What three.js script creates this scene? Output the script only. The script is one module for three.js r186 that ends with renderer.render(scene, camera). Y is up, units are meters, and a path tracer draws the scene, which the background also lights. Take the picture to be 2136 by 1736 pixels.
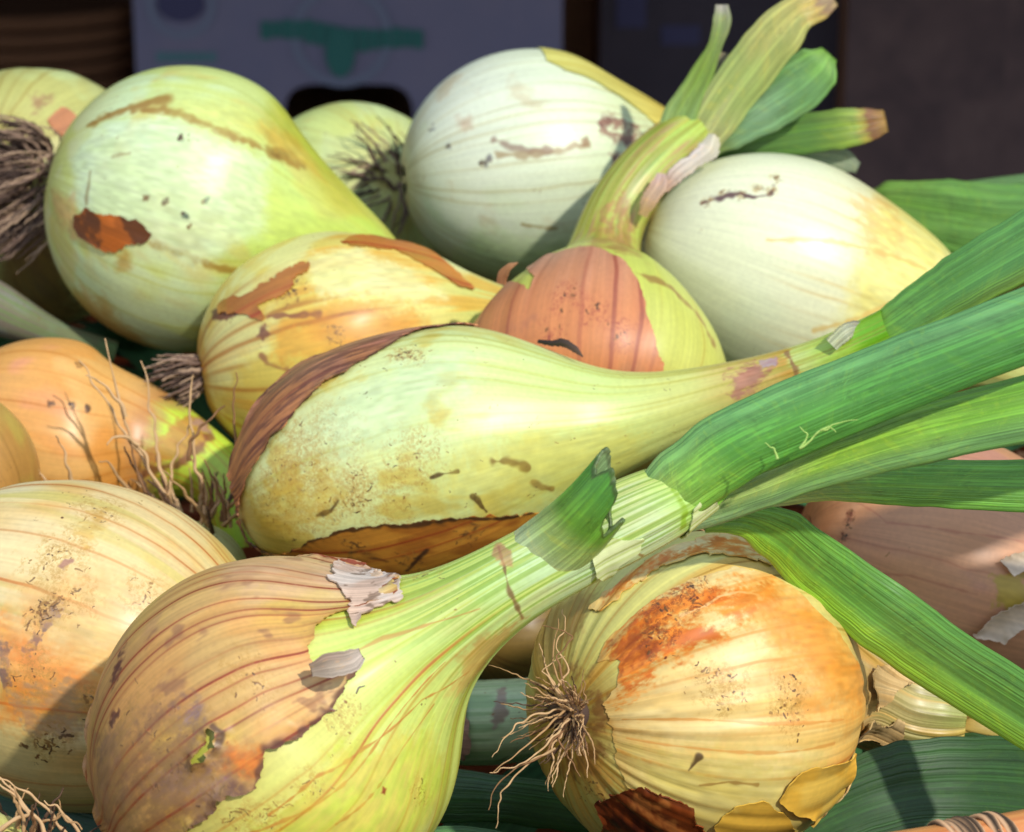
import * as THREE from 'three';
import { mergeGeometries } from 'three/addons/utils/BufferGeometryUtils.js';

// ---------------------------------------------------------------- camera, sky, sun, exposure
const TEXTURES = true;
const scene = new THREE.Scene();
const FOV = 18.5, PITCH = THREE.MathUtils.degToRad(18), EYE = new THREE.Vector3(0, 0.5, 0);
const camera = new THREE.PerspectiveCamera(FOV, 1024 / 832, 0.05, 60);
camera.position.copy(EYE);
camera.rotation.x = -PITCH;
camera.focus = 0.78;
camera.userData.fStop = 18;
camera.updateMatrixWorld();

const renderer = new THREE.WebGLRenderer({ antialias: true });
renderer.setSize(1024, 832);
renderer.toneMapping = THREE.LinearToneMapping;
renderer.toneMappingExposure = 0.86;
renderer.shadowMap.enabled = true;

{ // a clear summer sky with thin high cloud
  const W = 256, H = 128, d = new Float32Array(W * H * 4);
  for (let y = 0; y < H; y++) for (let x = 0; x < W; x++) {
    const el = ((y + 0.5) / H - 0.5) * Math.PI, i = (y * W + x) * 4;
    const k = Math.max(0, Math.sin(el)), h = Math.pow(1 - k, 2.2);
    const c = el < 0 ? [0.3, 0.28, 0.24] : [0.5 + 0.45 * h, 0.64 + 0.33 * h, 0.9 + 0.1 * h];
    for (let j = 0; j < 3; j++) d[i + j] = c[j] * 1.25;
    d[i + 3] = 1;
  }
  const sky = new THREE.DataTexture(d, W, H, THREE.RGBAFormat, THREE.FloatType);
  sky.mapping = THREE.EquirectangularReflectionMapping;
  sky.magFilter = THREE.LinearFilter; sky.needsUpdate = true;
  scene.background = sky; scene.environment = sky;
}
const SUN_EL = THREE.MathUtils.degToRad(40), SUN_AZ = THREE.MathUtils.degToRad(37);
const sun = new THREE.DirectionalLight(new THREE.Color(1, 0.95, 0.86), 3.9);
sun.target.position.set(0, 0.15, -0.9);
sun.position.set(Math.sin(SUN_AZ) * Math.cos(SUN_EL), Math.sin(SUN_EL), Math.cos(SUN_AZ) * Math.cos(SUN_EL)).multiplyScalar(4).add(sun.target.position);
sun.castShadow = true; sun.shadow.radius = 3; sun.shadow.mapSize.set(2048, 2048);
Object.assign(sun.shadow.camera, { left: -2.5, right: 2.5, top: 2.5, bottom: -2.5, near: 0.1, far: 12 });
scene.add(sun, sun.target);

// ---------------------------------------------------------------- helpers
const K = 2 * Math.tan(THREE.MathUtils.degToRad(FOV / 2)) / 1736;   // metres per picture unit at one metre
const FWD = new THREE.Vector3(0, -Math.sin(PITCH), -Math.cos(PITCH)), UPV = new THREE.Vector3(0, Math.cos(PITCH), -Math.sin(PITCH)), RIGHT = new THREE.Vector3(1, 0, 0);
const at = (x, y, d) => EYE.clone().addScaledVector(RIGHT, (x - 1068) * K * d).addScaledVector(UPV, (868 - y) * K * d).addScaledVector(FWD, d);
const dirOf = (x, y, z) => new THREE.Vector3().addScaledVector(RIGHT, x).addScaledVector(UPV, -y).addScaledVector(FWD, z).normalize();
const V = (x, y, z) => new THREE.Vector3(x, y, z);
function rng(seed) { let s = seed | 0; return () => { s = (s + 0x6d2b79f5) | 0; let t = Math.imul(s ^ (s >>> 15), 1 | s); t = (t + Math.imul(t ^ (t >>> 7), 61 | t)) ^ t; return ((t ^ (t >>> 14)) >>> 0) / 4294967296; }; }
const PERM = new Uint8Array(512), RV = new Float32Array(256);
{ const r = rng(77); const p = [...Array(256).keys()]; for (let i = 255; i > 0; i--) { const j = Math.floor(r() * (i + 1)); [p[i], p[j]] = [p[j], p[i]]; } for (let i = 0; i < 512; i++) PERM[i] = p[i & 255]; for (let i = 0; i < 256; i++) RV[i] = r(); }
function noise(x, y, z) {
  const fx = Math.floor(x), fy = Math.floor(y), fz = Math.floor(z);
  let u = x - fx, v = y - fy, w = z - fz; u = u * u * (3 - 2 * u); v = v * v * (3 - 2 * v); w = w * w * (3 - 2 * w);
  const X = fx & 255, Y = fy & 255, Z = fz & 255, A = PERM[X] + Y, B = PERM[(X + 1) & 255] + Y;
  const A0 = PERM[A & 255] + Z, A1 = PERM[(A + 1) & 255] + Z, B0 = PERM[B & 255] + Z, B1 = PERM[(B + 1) & 255] + Z;
  const g = (i) => RV[PERM[i & 255]];
  const a = g(A0) + (g(B0) - g(A0)) * u, b = g(A1) + (g(B1) - g(A1)) * u, c = g(A0 + 1) + (g(B0 + 1) - g(A0 + 1)) * u, d = g(A1 + 1) + (g(B1 + 1) - g(A1 + 1)) * u;
  return a + (b - a) * v + ((c + (d - c) * v) - (a + (b - a) * v)) * w;
}
function fbm(x, y, z) { // octaves turned against each other so that no grid shows
  const a = 0.36 * x + 0.8 * y - 0.48 * z, b = -0.8 * x + 0.6 * y, c = 0.48 * x - 0.0 * y + 0.64 * z + 0.36 * y, w = 0.7 * (noise(a * 1.7 + 31, b * 1.7, c * 1.7) - 0.5);
  return 0.44 * noise(a + w, b - w, c + 5) + 0.28 * noise(b * 2.3 + 7 + w, c * 2.3, a * 2.3) + 0.17 * noise(c * 4.7, a * 4.7 + 11, b * 4.7) + 0.11 * noise((a + b) * 6.9, (b - c) * 6.9 + 3, (c + a) * 6.9);
}
const ss = (a, b, x) => { const t = Math.min(1, Math.max(0, (x - a) / (b - a))); return t * t * (3 - 2 * t); };
const lerp = (a, b, t) => a + (b - a) * t;
const hex = (h) => [parseInt(h.slice(1, 3), 16) / 255, parseInt(h.slice(3, 5), 16) / 255, parseInt(h.slice(5, 7), 16) / 255];
const used = {};
function numbered(n) { used[n] = (used[n] ?? -1) + 1; return used[n] ? n + '_' + String(used[n]).padStart(3, '0') : n; }
function thing(name, label, category, pos, group) {
  const g = new THREE.Group(); g.name = numbered(name); g.userData = { label, category }; if (group) g.userData.group = group;
  if (pos) g.position.copy(pos); scene.add(g); return g;
}
// geometry is made in world coordinates and moved to the thing's own base here
function part(parent, name, geo, mat, label) {
  const m = new THREE.Mesh(geo, mat); m.name = name; m.castShadow = m.receiveShadow = true; if (label) m.userData.label = label;
  let o = V(0, 0, 0), p = parent; while (p && p !== scene) { o.add(p.position); p = p.parent; }
  if (!geo.userData.moved) { geo.translate(-o.x, -o.y, -o.z); geo.userData.moved = true; }
  parent.add(m); return m;
}
function structure(name, geo, mat) { const m = new THREE.Mesh(geo, mat); m.name = name; m.userData.kind = 'structure'; m.castShadow = m.receiveShadow = true; scene.add(m); return m; }
function dataTex(W, H, fn, srgb, repeat) {
  const d = new Uint8Array(W * H * 4), o = [0, 0, 0];
  for (let y = 0; y < H; y++) for (let x = 0; x < W; x++) { fn(x / W, y / H, o); const i = (y * W + x) * 4; for (let j = 0; j < 3; j++) d[i + j] = Math.max(0, Math.min(255, o[j] * 255)); d[i + 3] = 255; }
  return rawTex(d, W, H, srgb, repeat);
}
function rawTex(d, W, H, srgb, repeat) {
  const t = new THREE.DataTexture(d, W, H); t.magFilter = THREE.LinearFilter; t.minFilter = THREE.LinearFilter; if (srgb) t.colorSpace = THREE.SRGBColorSpace;
  t.wrapS = THREE.RepeatWrapping; t.wrapT = repeat ? THREE.RepeatWrapping : THREE.ClampToEdgeWrapping; t.needsUpdate = true; return t;
}
function gridGeo(nu, nv, f, uvf) { // (nu+1) x (nv+1) grid over f(u, v); normals by differences
  const pos = [], nor = [], uv = [], idx = [], p = V(0, 0, 0), e = 1e-3;
  for (let j = 0; j <= nv; j++) for (let i = 0; i <= nu; i++) {
    const u = i / nu, v = j / nv; p.copy(f(u, v)); pos.push(p.x, p.y, p.z);
    const du = f(u + e, v).clone().sub(f(u - e, v)), dv = f(u, Math.min(1, v + e)).clone().sub(f(u, Math.max(0, v - e)));
    const n = du.cross(dv).normalize(); nor.push(n.x, n.y, n.z); const w = uvf ? uvf(u, v) : [u, v]; uv.push(w[0], w[1]);
  }
  for (let j = 0; j < nv; j++) for (let i = 0; i < nu; i++) { const a = j * (nu + 1) + i, b = a + 1, c = a + nu + 1, d = c + 1; idx.push(a, b, d, a, d, c); }
  const g = new THREE.BufferGeometry(); g.setAttribute('position', new THREE.Float32BufferAttribute(pos, 3)); g.setAttribute('normal', new THREE.Float32BufferAttribute(nor, 3)); g.setAttribute('uv', new THREE.Float32BufferAttribute(uv, 2)); g.setIndex(idx); return g;
}

// ---------------------------------------------------------------- an onion's body: one swept surface from root plate to neck
// spec: c [x, y, depth], R, ax (towards the neck), el (length over width), th (angle where the bulb ends), neck [[x, y, depth, r] ...]; or pts [[x, y, depth, r] ...]
function makeBody(s) {
  const pts = [];
  if (s.pts) for (const [x, y, d, r] of s.pts) { const p = at(x, y, d); pts.push([p.x, p.y, p.z, r * K * d]); }
  else {
    const C = at(...s.c), R = s.R * K * s.c[2], ax = dirOf(...s.ax), el = s.el ?? 1;
    for (const t of [0, 5, 12, 22, 35, 50, 66, 82, 98, 112, 124, 134, 142, 150, 158, 165]) {
      if (t > (s.th ?? 130)) break;
      const a = THREE.MathUtils.degToRad(t), dimple = t < 13 ? 0.035 * (1 - t / 13) : 0;
      const p = C.clone().addScaledVector(ax, R * el * (dimple - Math.cos(a) * (t > 90 ? s.top ?? 1 : 1)));
      pts.push([p.x, p.y, p.z, Math.max(0.0006, R * Math.sin(a))]);
    }
    for (const [x, y, d, r] of s.neck ?? []) { const p = at(x, y, d); pts.push([p.x, p.y, p.z, r * K * d]); }
  }
  // centripetal spline through (x, y, z, r)
  const T = [0]; for (let i = 1; i < pts.length; i++) T.push(T[i - 1] + Math.max(1e-6, Math.sqrt(Math.hypot(...pts[i].map((q, k) => q - pts[i - 1][k])))));
  const evalAt = (t) => {
    let i = 0; while (i < pts.length - 2 && t > T[i + 1]) i++;
    const P1 = pts[i], P2 = pts[i + 1], P0 = pts[i - 1] ?? P1.map((q, k) => 2 * q - P2[k]), P3 = pts[i + 2] ?? P2.map((q, k) => 2 * q - P1[k]);
    const t1 = T[i], t2 = T[i + 1], t0 = i ? T[i - 1] : t1 - (t2 - t1), t3 = T[i + 2] ?? t2 + (t2 - t1);
    return P1.map((_, k) => {
      const A1 = ((t1 - t) * P0[k] + (t - t0) * P1[k]) / (t1 - t0), A2 = ((t2 - t) * P1[k] + (t - t1) * P2[k]) / (t2 - t1), A3 = ((t3 - t) * P2[k] + (t - t2) * P3[k]) / (t3 - t2);
      const B1 = ((t2 - t) * A1 + (t - t0) * A2) / (t2 - t0), B2 = ((t3 - t) * A2 + (t - t1) * A3) / (t3 - t1);
      return ((t2 - t) * B1 + (t - t1) * B2) / (t2 - t1);
    });
  };
  const M = 1200, dense = []; for (let i = 0; i <= M; i++) dense.push(evalAt(T[0] + (T.at(-1) - T[0]) * i / M));
  const L = [0]; for (let i = 1; i <= M; i++) L.push(L[i - 1] + Math.hypot(...dense[i].map((q, k) => q - dense[i - 1][k])));
  const N = 260, ring = []; let j = 0;
  for (let i = 0; i <= N; i++) { const want = L[M] * i / N; while (j < M - 1 && L[j + 1] < want) j++; const f = (want - L[j]) / (L[j + 1] - L[j] || 1); ring.push(dense[j].map((q, k) => lerp(q, dense[j + 1][k], f))); }
  const P = ring.map((r) => V(r[0], r[1], r[2])), R = ring.map((r) => Math.max(0.0003, r[3]));
  for (let k = 0; k < 3; k++) { const r0 = R.slice(); for (let i = 12; i < N; i++) { const w = Math.min(5, N - i, i); let t = 0; for (let q = -w; q <= w; q++) t += r0[i + q]; R[i] = t / (2 * w + 1); } }
  let Tn = P.map((_, i) => P[Math.min(N, i + 3)].clone().sub(P[Math.max(0, i - 3)]).normalize());
  for (let k = 0; k < 3; k++) { const t0 = Tn.map((t) => t.clone()); Tn = t0.map((_, i) => { const s2 = V(0, 0, 0), w = 16; for (let q = -w; q <= w; q++) s2.add(t0[Math.min(N, Math.max(0, i + q))]); return s2.normalize(); }); }
  { // axis points follow the smoothed direction
    const p0 = P.map((p) => p.clone()); for (let k = 0; k < 3; k++) { const q0 = P.map((p) => p.clone()); for (let i = 1; i < N; i++) { const w = Math.min(8, i, N - i), s2 = V(0, 0, 0); for (let q = -w; q <= w; q++) s2.add(q0[i + q]); P[i].copy(s2.multiplyScalar(1 / (2 * w + 1))); } }
    for (let i = 0; i < 25; i++) P[i].lerp(p0[i], 1 - i / 25);
  }
  const mid = Math.round(N * 0.4), X = [], Y = [];
  const start = EYE.clone().sub(P[mid]); start.addScaledVector(Tn[mid], -start.dot(Tn[mid])).normalize();
  X[mid] = start;
  for (let i = mid + 1; i <= N; i++) { X[i] = X[i - 1].clone().addScaledVector(Tn[i], -X[i - 1].dot(Tn[i])).normalize(); }
  for (let i = mid - 1; i >= 0; i--) { X[i] = X[i + 1].clone().addScaledVector(Tn[i], -X[i + 1].dot(Tn[i])).normalize(); }
  for (let i = 0; i <= N; i++) Y[i] = Tn[i].clone().cross(X[i]);
  const z = [0]; for (let i = 1; i <= N; i++) z.push(z[i - 1] + P[i].distanceTo(P[i - 1]));
  let rMax = 0, vMax = 0; R.forEach((r, i) => { if (r > rMax && i < N * 0.75) { rMax = r; vMax = i / N; } });
  const seed = s.seed ?? 1, lump = s.lump ?? 0.022, rib = s.rib ?? 0.02, nr = s.ribs ?? 15, flat = s.flat;
  const body = { P, R, X, Y, Tn, N, z, len: z[N], rMax, vMax, surf: L[M] };
  body.radius = (v) => { const f = Math.min(N - 1e-6, Math.max(0, v * N)), i = Math.floor(f); return lerp(R[i], R[i + 1], f - i); };
  body.S = (u, v) => { // surface point; u = 0.5 is the side that faced the eye at mid bulb
    const f = Math.min(N - 1e-6, Math.max(0, v * N)), i = Math.floor(f), w = f - i, a = (u - 0.5) * Math.PI * 2, ca = Math.cos(a), sa = Math.sin(a);
    let r = lerp(R[i], R[i + 1], w);
    const kk = r / rMax;
    r *= 1 + lump * 2 * (fbm(ca * 1.1 + seed * 9.1, sa * 1.1, v * 2.2) - 0.5) + lump * 0.7 * (noise(ca * 2.6 + seed * 3.3, sa * 2.6, v * 5) - 0.5) + 0.016 * (noise(ca * 4.2 + seed, sa * 4.2 + 3, v * 1.4) - 0.5);
    const rb = rib * (1.25 - kk) * ss(0.02, 0.12, v); if (rb > 0) r *= 1 + rb * (noise(ca * nr / 3.2 + seed, sa * nr / 3.2, v * 2) - 0.5) * 1.6;
    const fl = flat ? lerp(1, flat, ss(vMax + 0.2, 1, v)) : 1;
    const x = ca * r, y = sa * r * fl;
    return V(lerp(P[i].x, P[i + 1].x, w) + lerp(X[i].x, X[i + 1].x, w) * x + lerp(Y[i].x, Y[i + 1].x, w) * y,
      lerp(P[i].y, P[i + 1].y, w) + lerp(X[i].y, X[i + 1].y, w) * x + lerp(Y[i].y, Y[i + 1].y, w) * y,
      lerp(P[i].z, P[i + 1].z, w) + lerp(X[i].z, X[i + 1].z, w) * x + lerp(Y[i].z, Y[i + 1].z, w) * y);
  };
  body.normal = (u, v) => { const e = 2e-3; return body.S(u + e, v).sub(body.S(u - e, v)).cross(body.S(u, Math.min(1, v + e)).sub(body.S(u, Math.max(0, v - e)))).normalize(); };
  return body;
}
// a band of the body between two heights
function bandGeo(b, v0, v1, nu, nv) {
  const g = gridGeo(nu, nv, (u, v) => b.S(u, lerp(v0, v1, v)), (u, v) => [u, lerp(v0, v1, v)]), n = g.attributes.normal;
  for (let j = 0; j <= nv; j++) for (let i = 0; i <= nu; i++) { const q = b.normal(i / nu, lerp(v0, v1, j / nv)); n.setXYZ(j * (nu + 1) + i, q.x, q.y, q.z); }
  return g;
}
function capGeo(b) { const g = new THREE.CircleGeometry(1, 24), c = b.P[b.N], p = g.attributes.position; for (let i = 0; i < p.count; i++) { if (i === 0) { p.setXYZ(0, c.x, c.y, c.z); continue; } const s = b.S((i - 1) / 24, 0.999); p.setXYZ(i, s.x, s.y, s.z); } g.computeVertexNormals(); return g; }

// signed distance (metres, inside positive) to an outline laid out in (u, v) on the body
function outline(b, poly) {
  const vc = poly.reduce((t, p) => t + p[1], 0) / poly.length, ku = 2 * Math.PI * Math.max(0.25 * b.rMax, b.radius(vc)), kv = b.surf;
  const q = poly.map(([u, v]) => [u * ku, v * kv]);
  const f = (u, v) => {
    const x = u * ku, y = v * kv; let d = 1e9, inside = false;
    for (let i = 0, j = q.length - 1; i < q.length; j = i++) {
      const [x1, y1] = q[j], [x2, y2] = q[i], dx = x2 - x1, dy = y2 - y1, t = Math.max(0, Math.min(1, ((x - x1) * dx + (y - y1) * dy) / (dx * dx + dy * dy || 1)));
      d = Math.min(d, Math.hypot(x - x1 - dx * t, y - y1 - dy * t));
      if ((y1 > y) !== (y2 > y) && x < (dx * (y - y1)) / dy + x1) inside = !inside;
    }
    return inside ? d : -d;
  };
  const us = poly.map((p) => p[0]), vs = poly.map((p) => p[1]);
  return { f, ku, kv, box: [Math.min(...us), Math.min(...vs), Math.max(...us), Math.max(...vs)] };
}
function lineDist(b, line) {
  const vc = line.reduce((t, p) => t + p[1], 0) / line.length, ku = 2 * Math.PI * Math.max(0.25 * b.rMax, b.radius(vc)), kv = b.surf, q = line.map(([u, v]) => [u * ku, v * kv]);
  const us = line.map((p) => p[0]), vs = line.map((p) => p[1]);
  return { ku, kv, box: [Math.min(...us), Math.min(...vs), Math.max(...us), Math.max(...vs)], f: (u, v) => { const x = u * ku, y = v * kv; let d = 1e9; for (let i = 1; i < q.length; i++) { const [x1, y1] = q[i - 1], [x2, y2] = q[i], dx = x2 - x1, dy = y2 - y1, t = Math.max(0, Math.min(1, ((x - x1) * dx + (y - y1) * dy) / (dx * dx + dy * dy || 1))); d = Math.min(d, Math.hypot(x - x1 - dx * t, y - y1 - dy * t)); } return d; } };
}
// a torn sheet of outer skin lying on the body: a shell with thickness, clipped at a ragged outline, its rim curling off
function skinGeo(b, m, seed) {
  const o = outline(b, m.p), holes = (m.holes ?? []).map((h) => outline(b, h)), jag = m.jag ?? 0.0012, off = m.off ?? 0.0005, curl = m.curl ?? 0.0006, thick = m.thick ?? 0.0005;
  const F = (u, v) => { let d = o.f(u, v); for (const h of holes) d = Math.min(d, -h.f(u, v)); return d + jag * ((noise(u * o.ku * 300, v * o.kv * 300, seed) - 0.5) * 1.6 + (noise(u * o.ku * 900, v * o.kv * 900, seed + 5) - 0.5) * 1.1); };
  const mu = 0.004 / o.ku, mv = 0.004 / o.kv, u0 = o.box[0] - mu, u1 = o.box[2] + mu, v0 = Math.max(0.004, o.box[1] - mv), v1 = Math.min(0.996, o.box[3] + mv);
  const cell = m.cell ?? 0.0011, nu = Math.min(220, Math.ceil((u1 - u0) * o.ku / cell)), nv = Math.min(220, Math.ceil((v1 - v0) * o.kv / cell));
  const val = new Float32Array((nu + 1) * (nv + 1)), at2 = (i, j) => j * (nu + 1) + i;
  for (let j = 0; j <= nv; j++) for (let i = 0; i <= nu; i++) val[at2(i, j)] = F(lerp(u0, u1, i / nu), lerp(v0, v1, j / nv));
  const pos = [], uv = [], idx = [], key = new Map(), low = new Map();
  const lift = (d, u, v) => off + curl * Math.exp(-Math.max(0, d) / 0.0025) * (0.3 + 1.4 * noise(u * o.ku * 110, v * o.kv * 110, seed + 9)) + (m.wave ?? 0) * (noise(u * o.ku * 70, v * o.kv * 25, seed + 3) - 0.2);
  const vert = (k, u, v, d) => { if (key.has(k)) return key.get(k); const n = b.normal(u, v), p = b.S(u, v).addScaledVector(n, lift(d, u, v)); pos.push(p.x, p.y, p.z); uv.push(u, v); key.set(k, pos.length / 3 - 1); return pos.length / 3 - 1; };
  const under = (i0, u, v) => { if (low.has(i0)) return low.get(i0); pos.push(pos[i0 * 3], pos[i0 * 3 + 1], pos[i0 * 3 + 2]); uv.push(u, v); const n = b.normal(u, v), p = V(pos[i0 * 3], pos[i0 * 3 + 1], pos[i0 * 3 + 2]).addScaledVector(n, -thick); pos.push(p.x, p.y, p.z); uv.push(u, v); low.set(i0, pos.length / 3 - 1); return pos.length / 3 - 1; };
  const tri = (A, B, C) => {
    const t = [A, B, C].map(([i, j]) => ({ i, j, u: lerp(u0, u1, i / nu), v: lerp(v0, v1, j / nv), d: val[at2(i, j)] })), out = [];
    for (let k = 0; k < 3; k++) {
      const p = t[k], q = t[(k + 1) % 3];
      if (p.d > 0) out.push({ id: vert('g' + p.i + '_' + p.j, p.u, p.v, p.d), u: p.u, v: p.v, e: 0 });
      if ((p.d > 0) !== (q.d > 0)) { const w = p.d / (p.d - q.d), u = lerp(p.u, q.u, w), v = lerp(p.v, q.v, w), a = p.j * 9999 + p.i, c = q.j * 9999 + q.i; out.push({ id: vert('e' + Math.min(a, c) + '_' + Math.max(a, c), u, v, 0), u, v, e: 1 }); }
    }
    for (let k = 1; k + 1 < out.length; k++) idx.push(out[0].id, out[k].id, out[k + 1].id);
    for (let k = 0; k < out.length; k++) { const p = out[k], q = out[(k + 1) % out.length]; if (p.e && q.e && out.length > 2) { const a = under(p.id, p.u, p.v), c = under(q.id, q.u, q.v); idx.push(a - 1, a, c - 1, c - 1, a, c); } }
  };
  for (let j = 0; j < nv; j++) for (let i = 0; i < nu; i++) { tri([i, j], [i + 1, j], [i + 1, j + 1]); tri([i, j], [i + 1, j + 1], [i, j + 1]); }
  const g = new THREE.BufferGeometry(); g.setAttribute('position', new THREE.Float32BufferAttribute(pos, 3)); g.setAttribute('uv', new THREE.Float32BufferAttribute(uv, 2)); g.setIndex(idx); g.computeVertexNormals(); return g;
}

// ---------------------------------------------------------------- an onion's colours: pigment, veins, torn layers, soil (u round, v along)
function paint(b, t, marks, seed) {
  if (!TEXTURES) return {};
  const W = t.W ?? 1024, H = t.H ?? W / 2, col = new Float32Array(W * H * 3), hgt = new Float32Array(W * H), r = rng(seed * 131 + 7);
  const stops = t.stops.map(([v, c]) => [v, ...hex(c)]), tints = (t.tints ?? []).map((q) => ({ ...q, rgb: hex(q.c) })), vein = t.vein && { n: 40, w: 0.0005, a: 0.5, ...t.vein, rgb: hex(t.vein.c) };
  const cosT = new Float32Array(W), sinT = new Float32Array(W); for (let x = 0; x < W; x++) { const a = (x / W - 0.5) * 2 * Math.PI; cosT[x] = Math.cos(a); sinT[x] = Math.sin(a); }
  const c = [0, 0, 0], so = seed * 13.7, st = t.streak ?? 0.1;
  const VH = Array.from({ length: 400 }, () => r());
  for (let y = 0; y < H; y++) {
    const v = (y + 0.5) / H, rad = b.radius(v), zz = v * b.surf;
    for (let x = 0; x < W; x++) {
      const ca = cosT[x], sa = sinT[x], px = ca * rad, py = sa * rad, i = y * W + x;
      const s1 = 0.5 * noise(ca * 30 + so, sa * 30, v * 5) + 0.5 * noise(ca * 11 + so, sa * 11 + 5, v * 3), s2 = noise(ca * 75 + so, sa * 75, v * 9), big = fbm(px * 28 + so, py * 28, zz * 28);
      const vv = Math.max(0, Math.min(0.9999, v + 0.10 * (big - 0.5) + 0.05 * (s1 - 0.5)));
      let k = 0; while (k < stops.length - 2 && vv > stops[k + 1][0]) k++;
      const f = ss(stops[k][0], stops[k + 1][0], vv); for (let j = 0; j < 3; j++) c[j] = lerp(stops[k][j + 1], stops[k + 1][j + 1], f);
      for (const q of tints) {
        const n = q.long ? fbm(ca * q.f + so + q.s, sa * q.f, v * (q.fv ?? 3)) : fbm(px * q.f + so + q.s, py * q.f, zz * q.f);
        let m = ss(q.t, q.t + (q.w ?? 0.12), n) * q.a; if (q.v) m *= ss(q.v[0], q.v[1], v) * (1 - ss(q.v[2], q.v[3], v)); if (q.u) m *= ss(q.u[0], q.u[1], x / W) * (1 - ss(q.u[2], q.u[3], x / W));
        for (let j = 0; j < 3; j++) c[j] = lerp(c[j], q.rgb[j], m);
      }
      let h = (s1 - 0.5) * 0.25 + (s2 - 0.5) * 0.2;
      if (vein) {
        const tt = (x / W) * vein.n + 0.7 * (noise(ca * 2 + so, sa * 2, v * 3.5) - 0.5) + 0.12 * (noise(ca * 9, sa * 9 + so, v * 25) - 0.5), id = Math.floor(tt), hh = VH[((id % vein.n) + vein.n) % vein.n];
        const dm = Math.abs(tt - id - 0.25 - 0.5 * hh) * 2 * Math.PI * rad / vein.n, on = ss(0.42, 0.98, noise(id * 3.1 + so, v * 5, 3.3) * 0.55 + VH[(((id * 7 + 3) % 400) + 400) % 400] * 0.6) * vein.a;
        const m = on * (1 - ss(vein.w * 0.4, vein.w * 1.5, dm)), halo = on * 0.3 * (1 - ss(0, vein.w * 7, dm));
        const mm = Math.min(1, m + halo) * (vein.v ? ss(vein.v[0], vein.v[1], v) * (1 - ss(vein.v[2], vein.v[3], v)) : 1); for (let j = 0; j < 3; j++) c[j] = lerp(c[j], vein.rgb[j], mm); h += m * 0.25;
      }
      if (t.fine) { // close parallel ribs of the neck
        const m = ss(t.fine.v[0], t.fine.v[1], v), w = noise(ca * t.fine.f + so, sa * t.fine.f, v * 6); const l = ss(0.5, 0.72, w) * m * t.fine.a; const rgb = t.fine.rgb ??= hex(t.fine.c); for (let j = 0; j < 3; j++) c[j] = lerp(c[j], rgb[j], l); h += (0.5 - w) * m * 1.2;
      }
      const mul = 1 + st * (s1 - 0.5) * 0.8 + st * 0.7 * (s2 - 0.5) + 0.05 * (noise(px * 900, py * 900, zz * 900) - 0.5);
      for (let j = 0; j < 3; j++) col[i * 3 + j] = c[j] * mul; hgt[i] = h;
    }
  }
  const apply = (box, mu, mv, fn) => { // fn(u, v) -> [weight, rgb, height]
    const x0 = Math.floor((box[0] - mu) * W), x1 = Math.ceil((box[2] + mu) * W), y0 = Math.max(0, Math.floor((box[1] - mv) * H)), y1 = Math.min(H - 1, Math.ceil((box[3] + mv) * H));
    for (let y = y0; y <= y1; y++) for (let x = x0; x <= x1; x++) { const q = fn(x / W, (y + 0.5) / H); if (!q || q[0] <= 0) continue; const i = y * W + (((x % W) + W) % W); for (let j = 0; j < 3; j++) col[i * 3 + j] = lerp(col[i * 3 + j], q[1][j], q[0]); hgt[i] += q[2] * q[0]; }
  };
  const strokes = (cu, cv, ku, n, spread, rgbs, lenM, wid) => {
    for (let k = 0; k < n; k++) {
      const g = () => (r() + r() + r() - 1.5) / 1.5, u = cu + g() * spread / ku, v = cv + g() * spread / b.surf, a = r() * Math.PI, bend = (r() - 0.5) * 1.6, dot = r() < 0.5;
      const len = dot ? wid * (0.5 + r()) : lenM * (0.25 + r() * r()), w = wid * (0.35 + 0.9 * r() * r()), rgb = rgbs[Math.floor(r() * rgbs.length)], al = 0.35 + 0.6 * r();
      const du = Math.cos(a) * len / ku / 2, dv = Math.sin(a) * len / b.surf / 2, mu2 = u + Math.sin(a) * bend * len / ku / 3, mv2 = v - Math.cos(a) * bend * len / b.surf / 3;
      const d = lineDist(b, [[u - du, v - dv], [mu2, mv2], [u + du, v + dv]]);
      apply(d.box, 3 * w / d.ku, 3 * w / d.kv, (uu, vv) => { const q = d.f(uu, vv) - w * 0.9 * (noise(uu * d.ku * 1500, vv * d.kv * 1500, k) - 0.5); return [al * (1 - ss(w * 0.3, w * 0.9, q)), rgb, 0.5]; });
    }
  };
  const soil = ['#5f4428', '#3f2e20', '#86643a', '#70502e'].map(hex);
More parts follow.
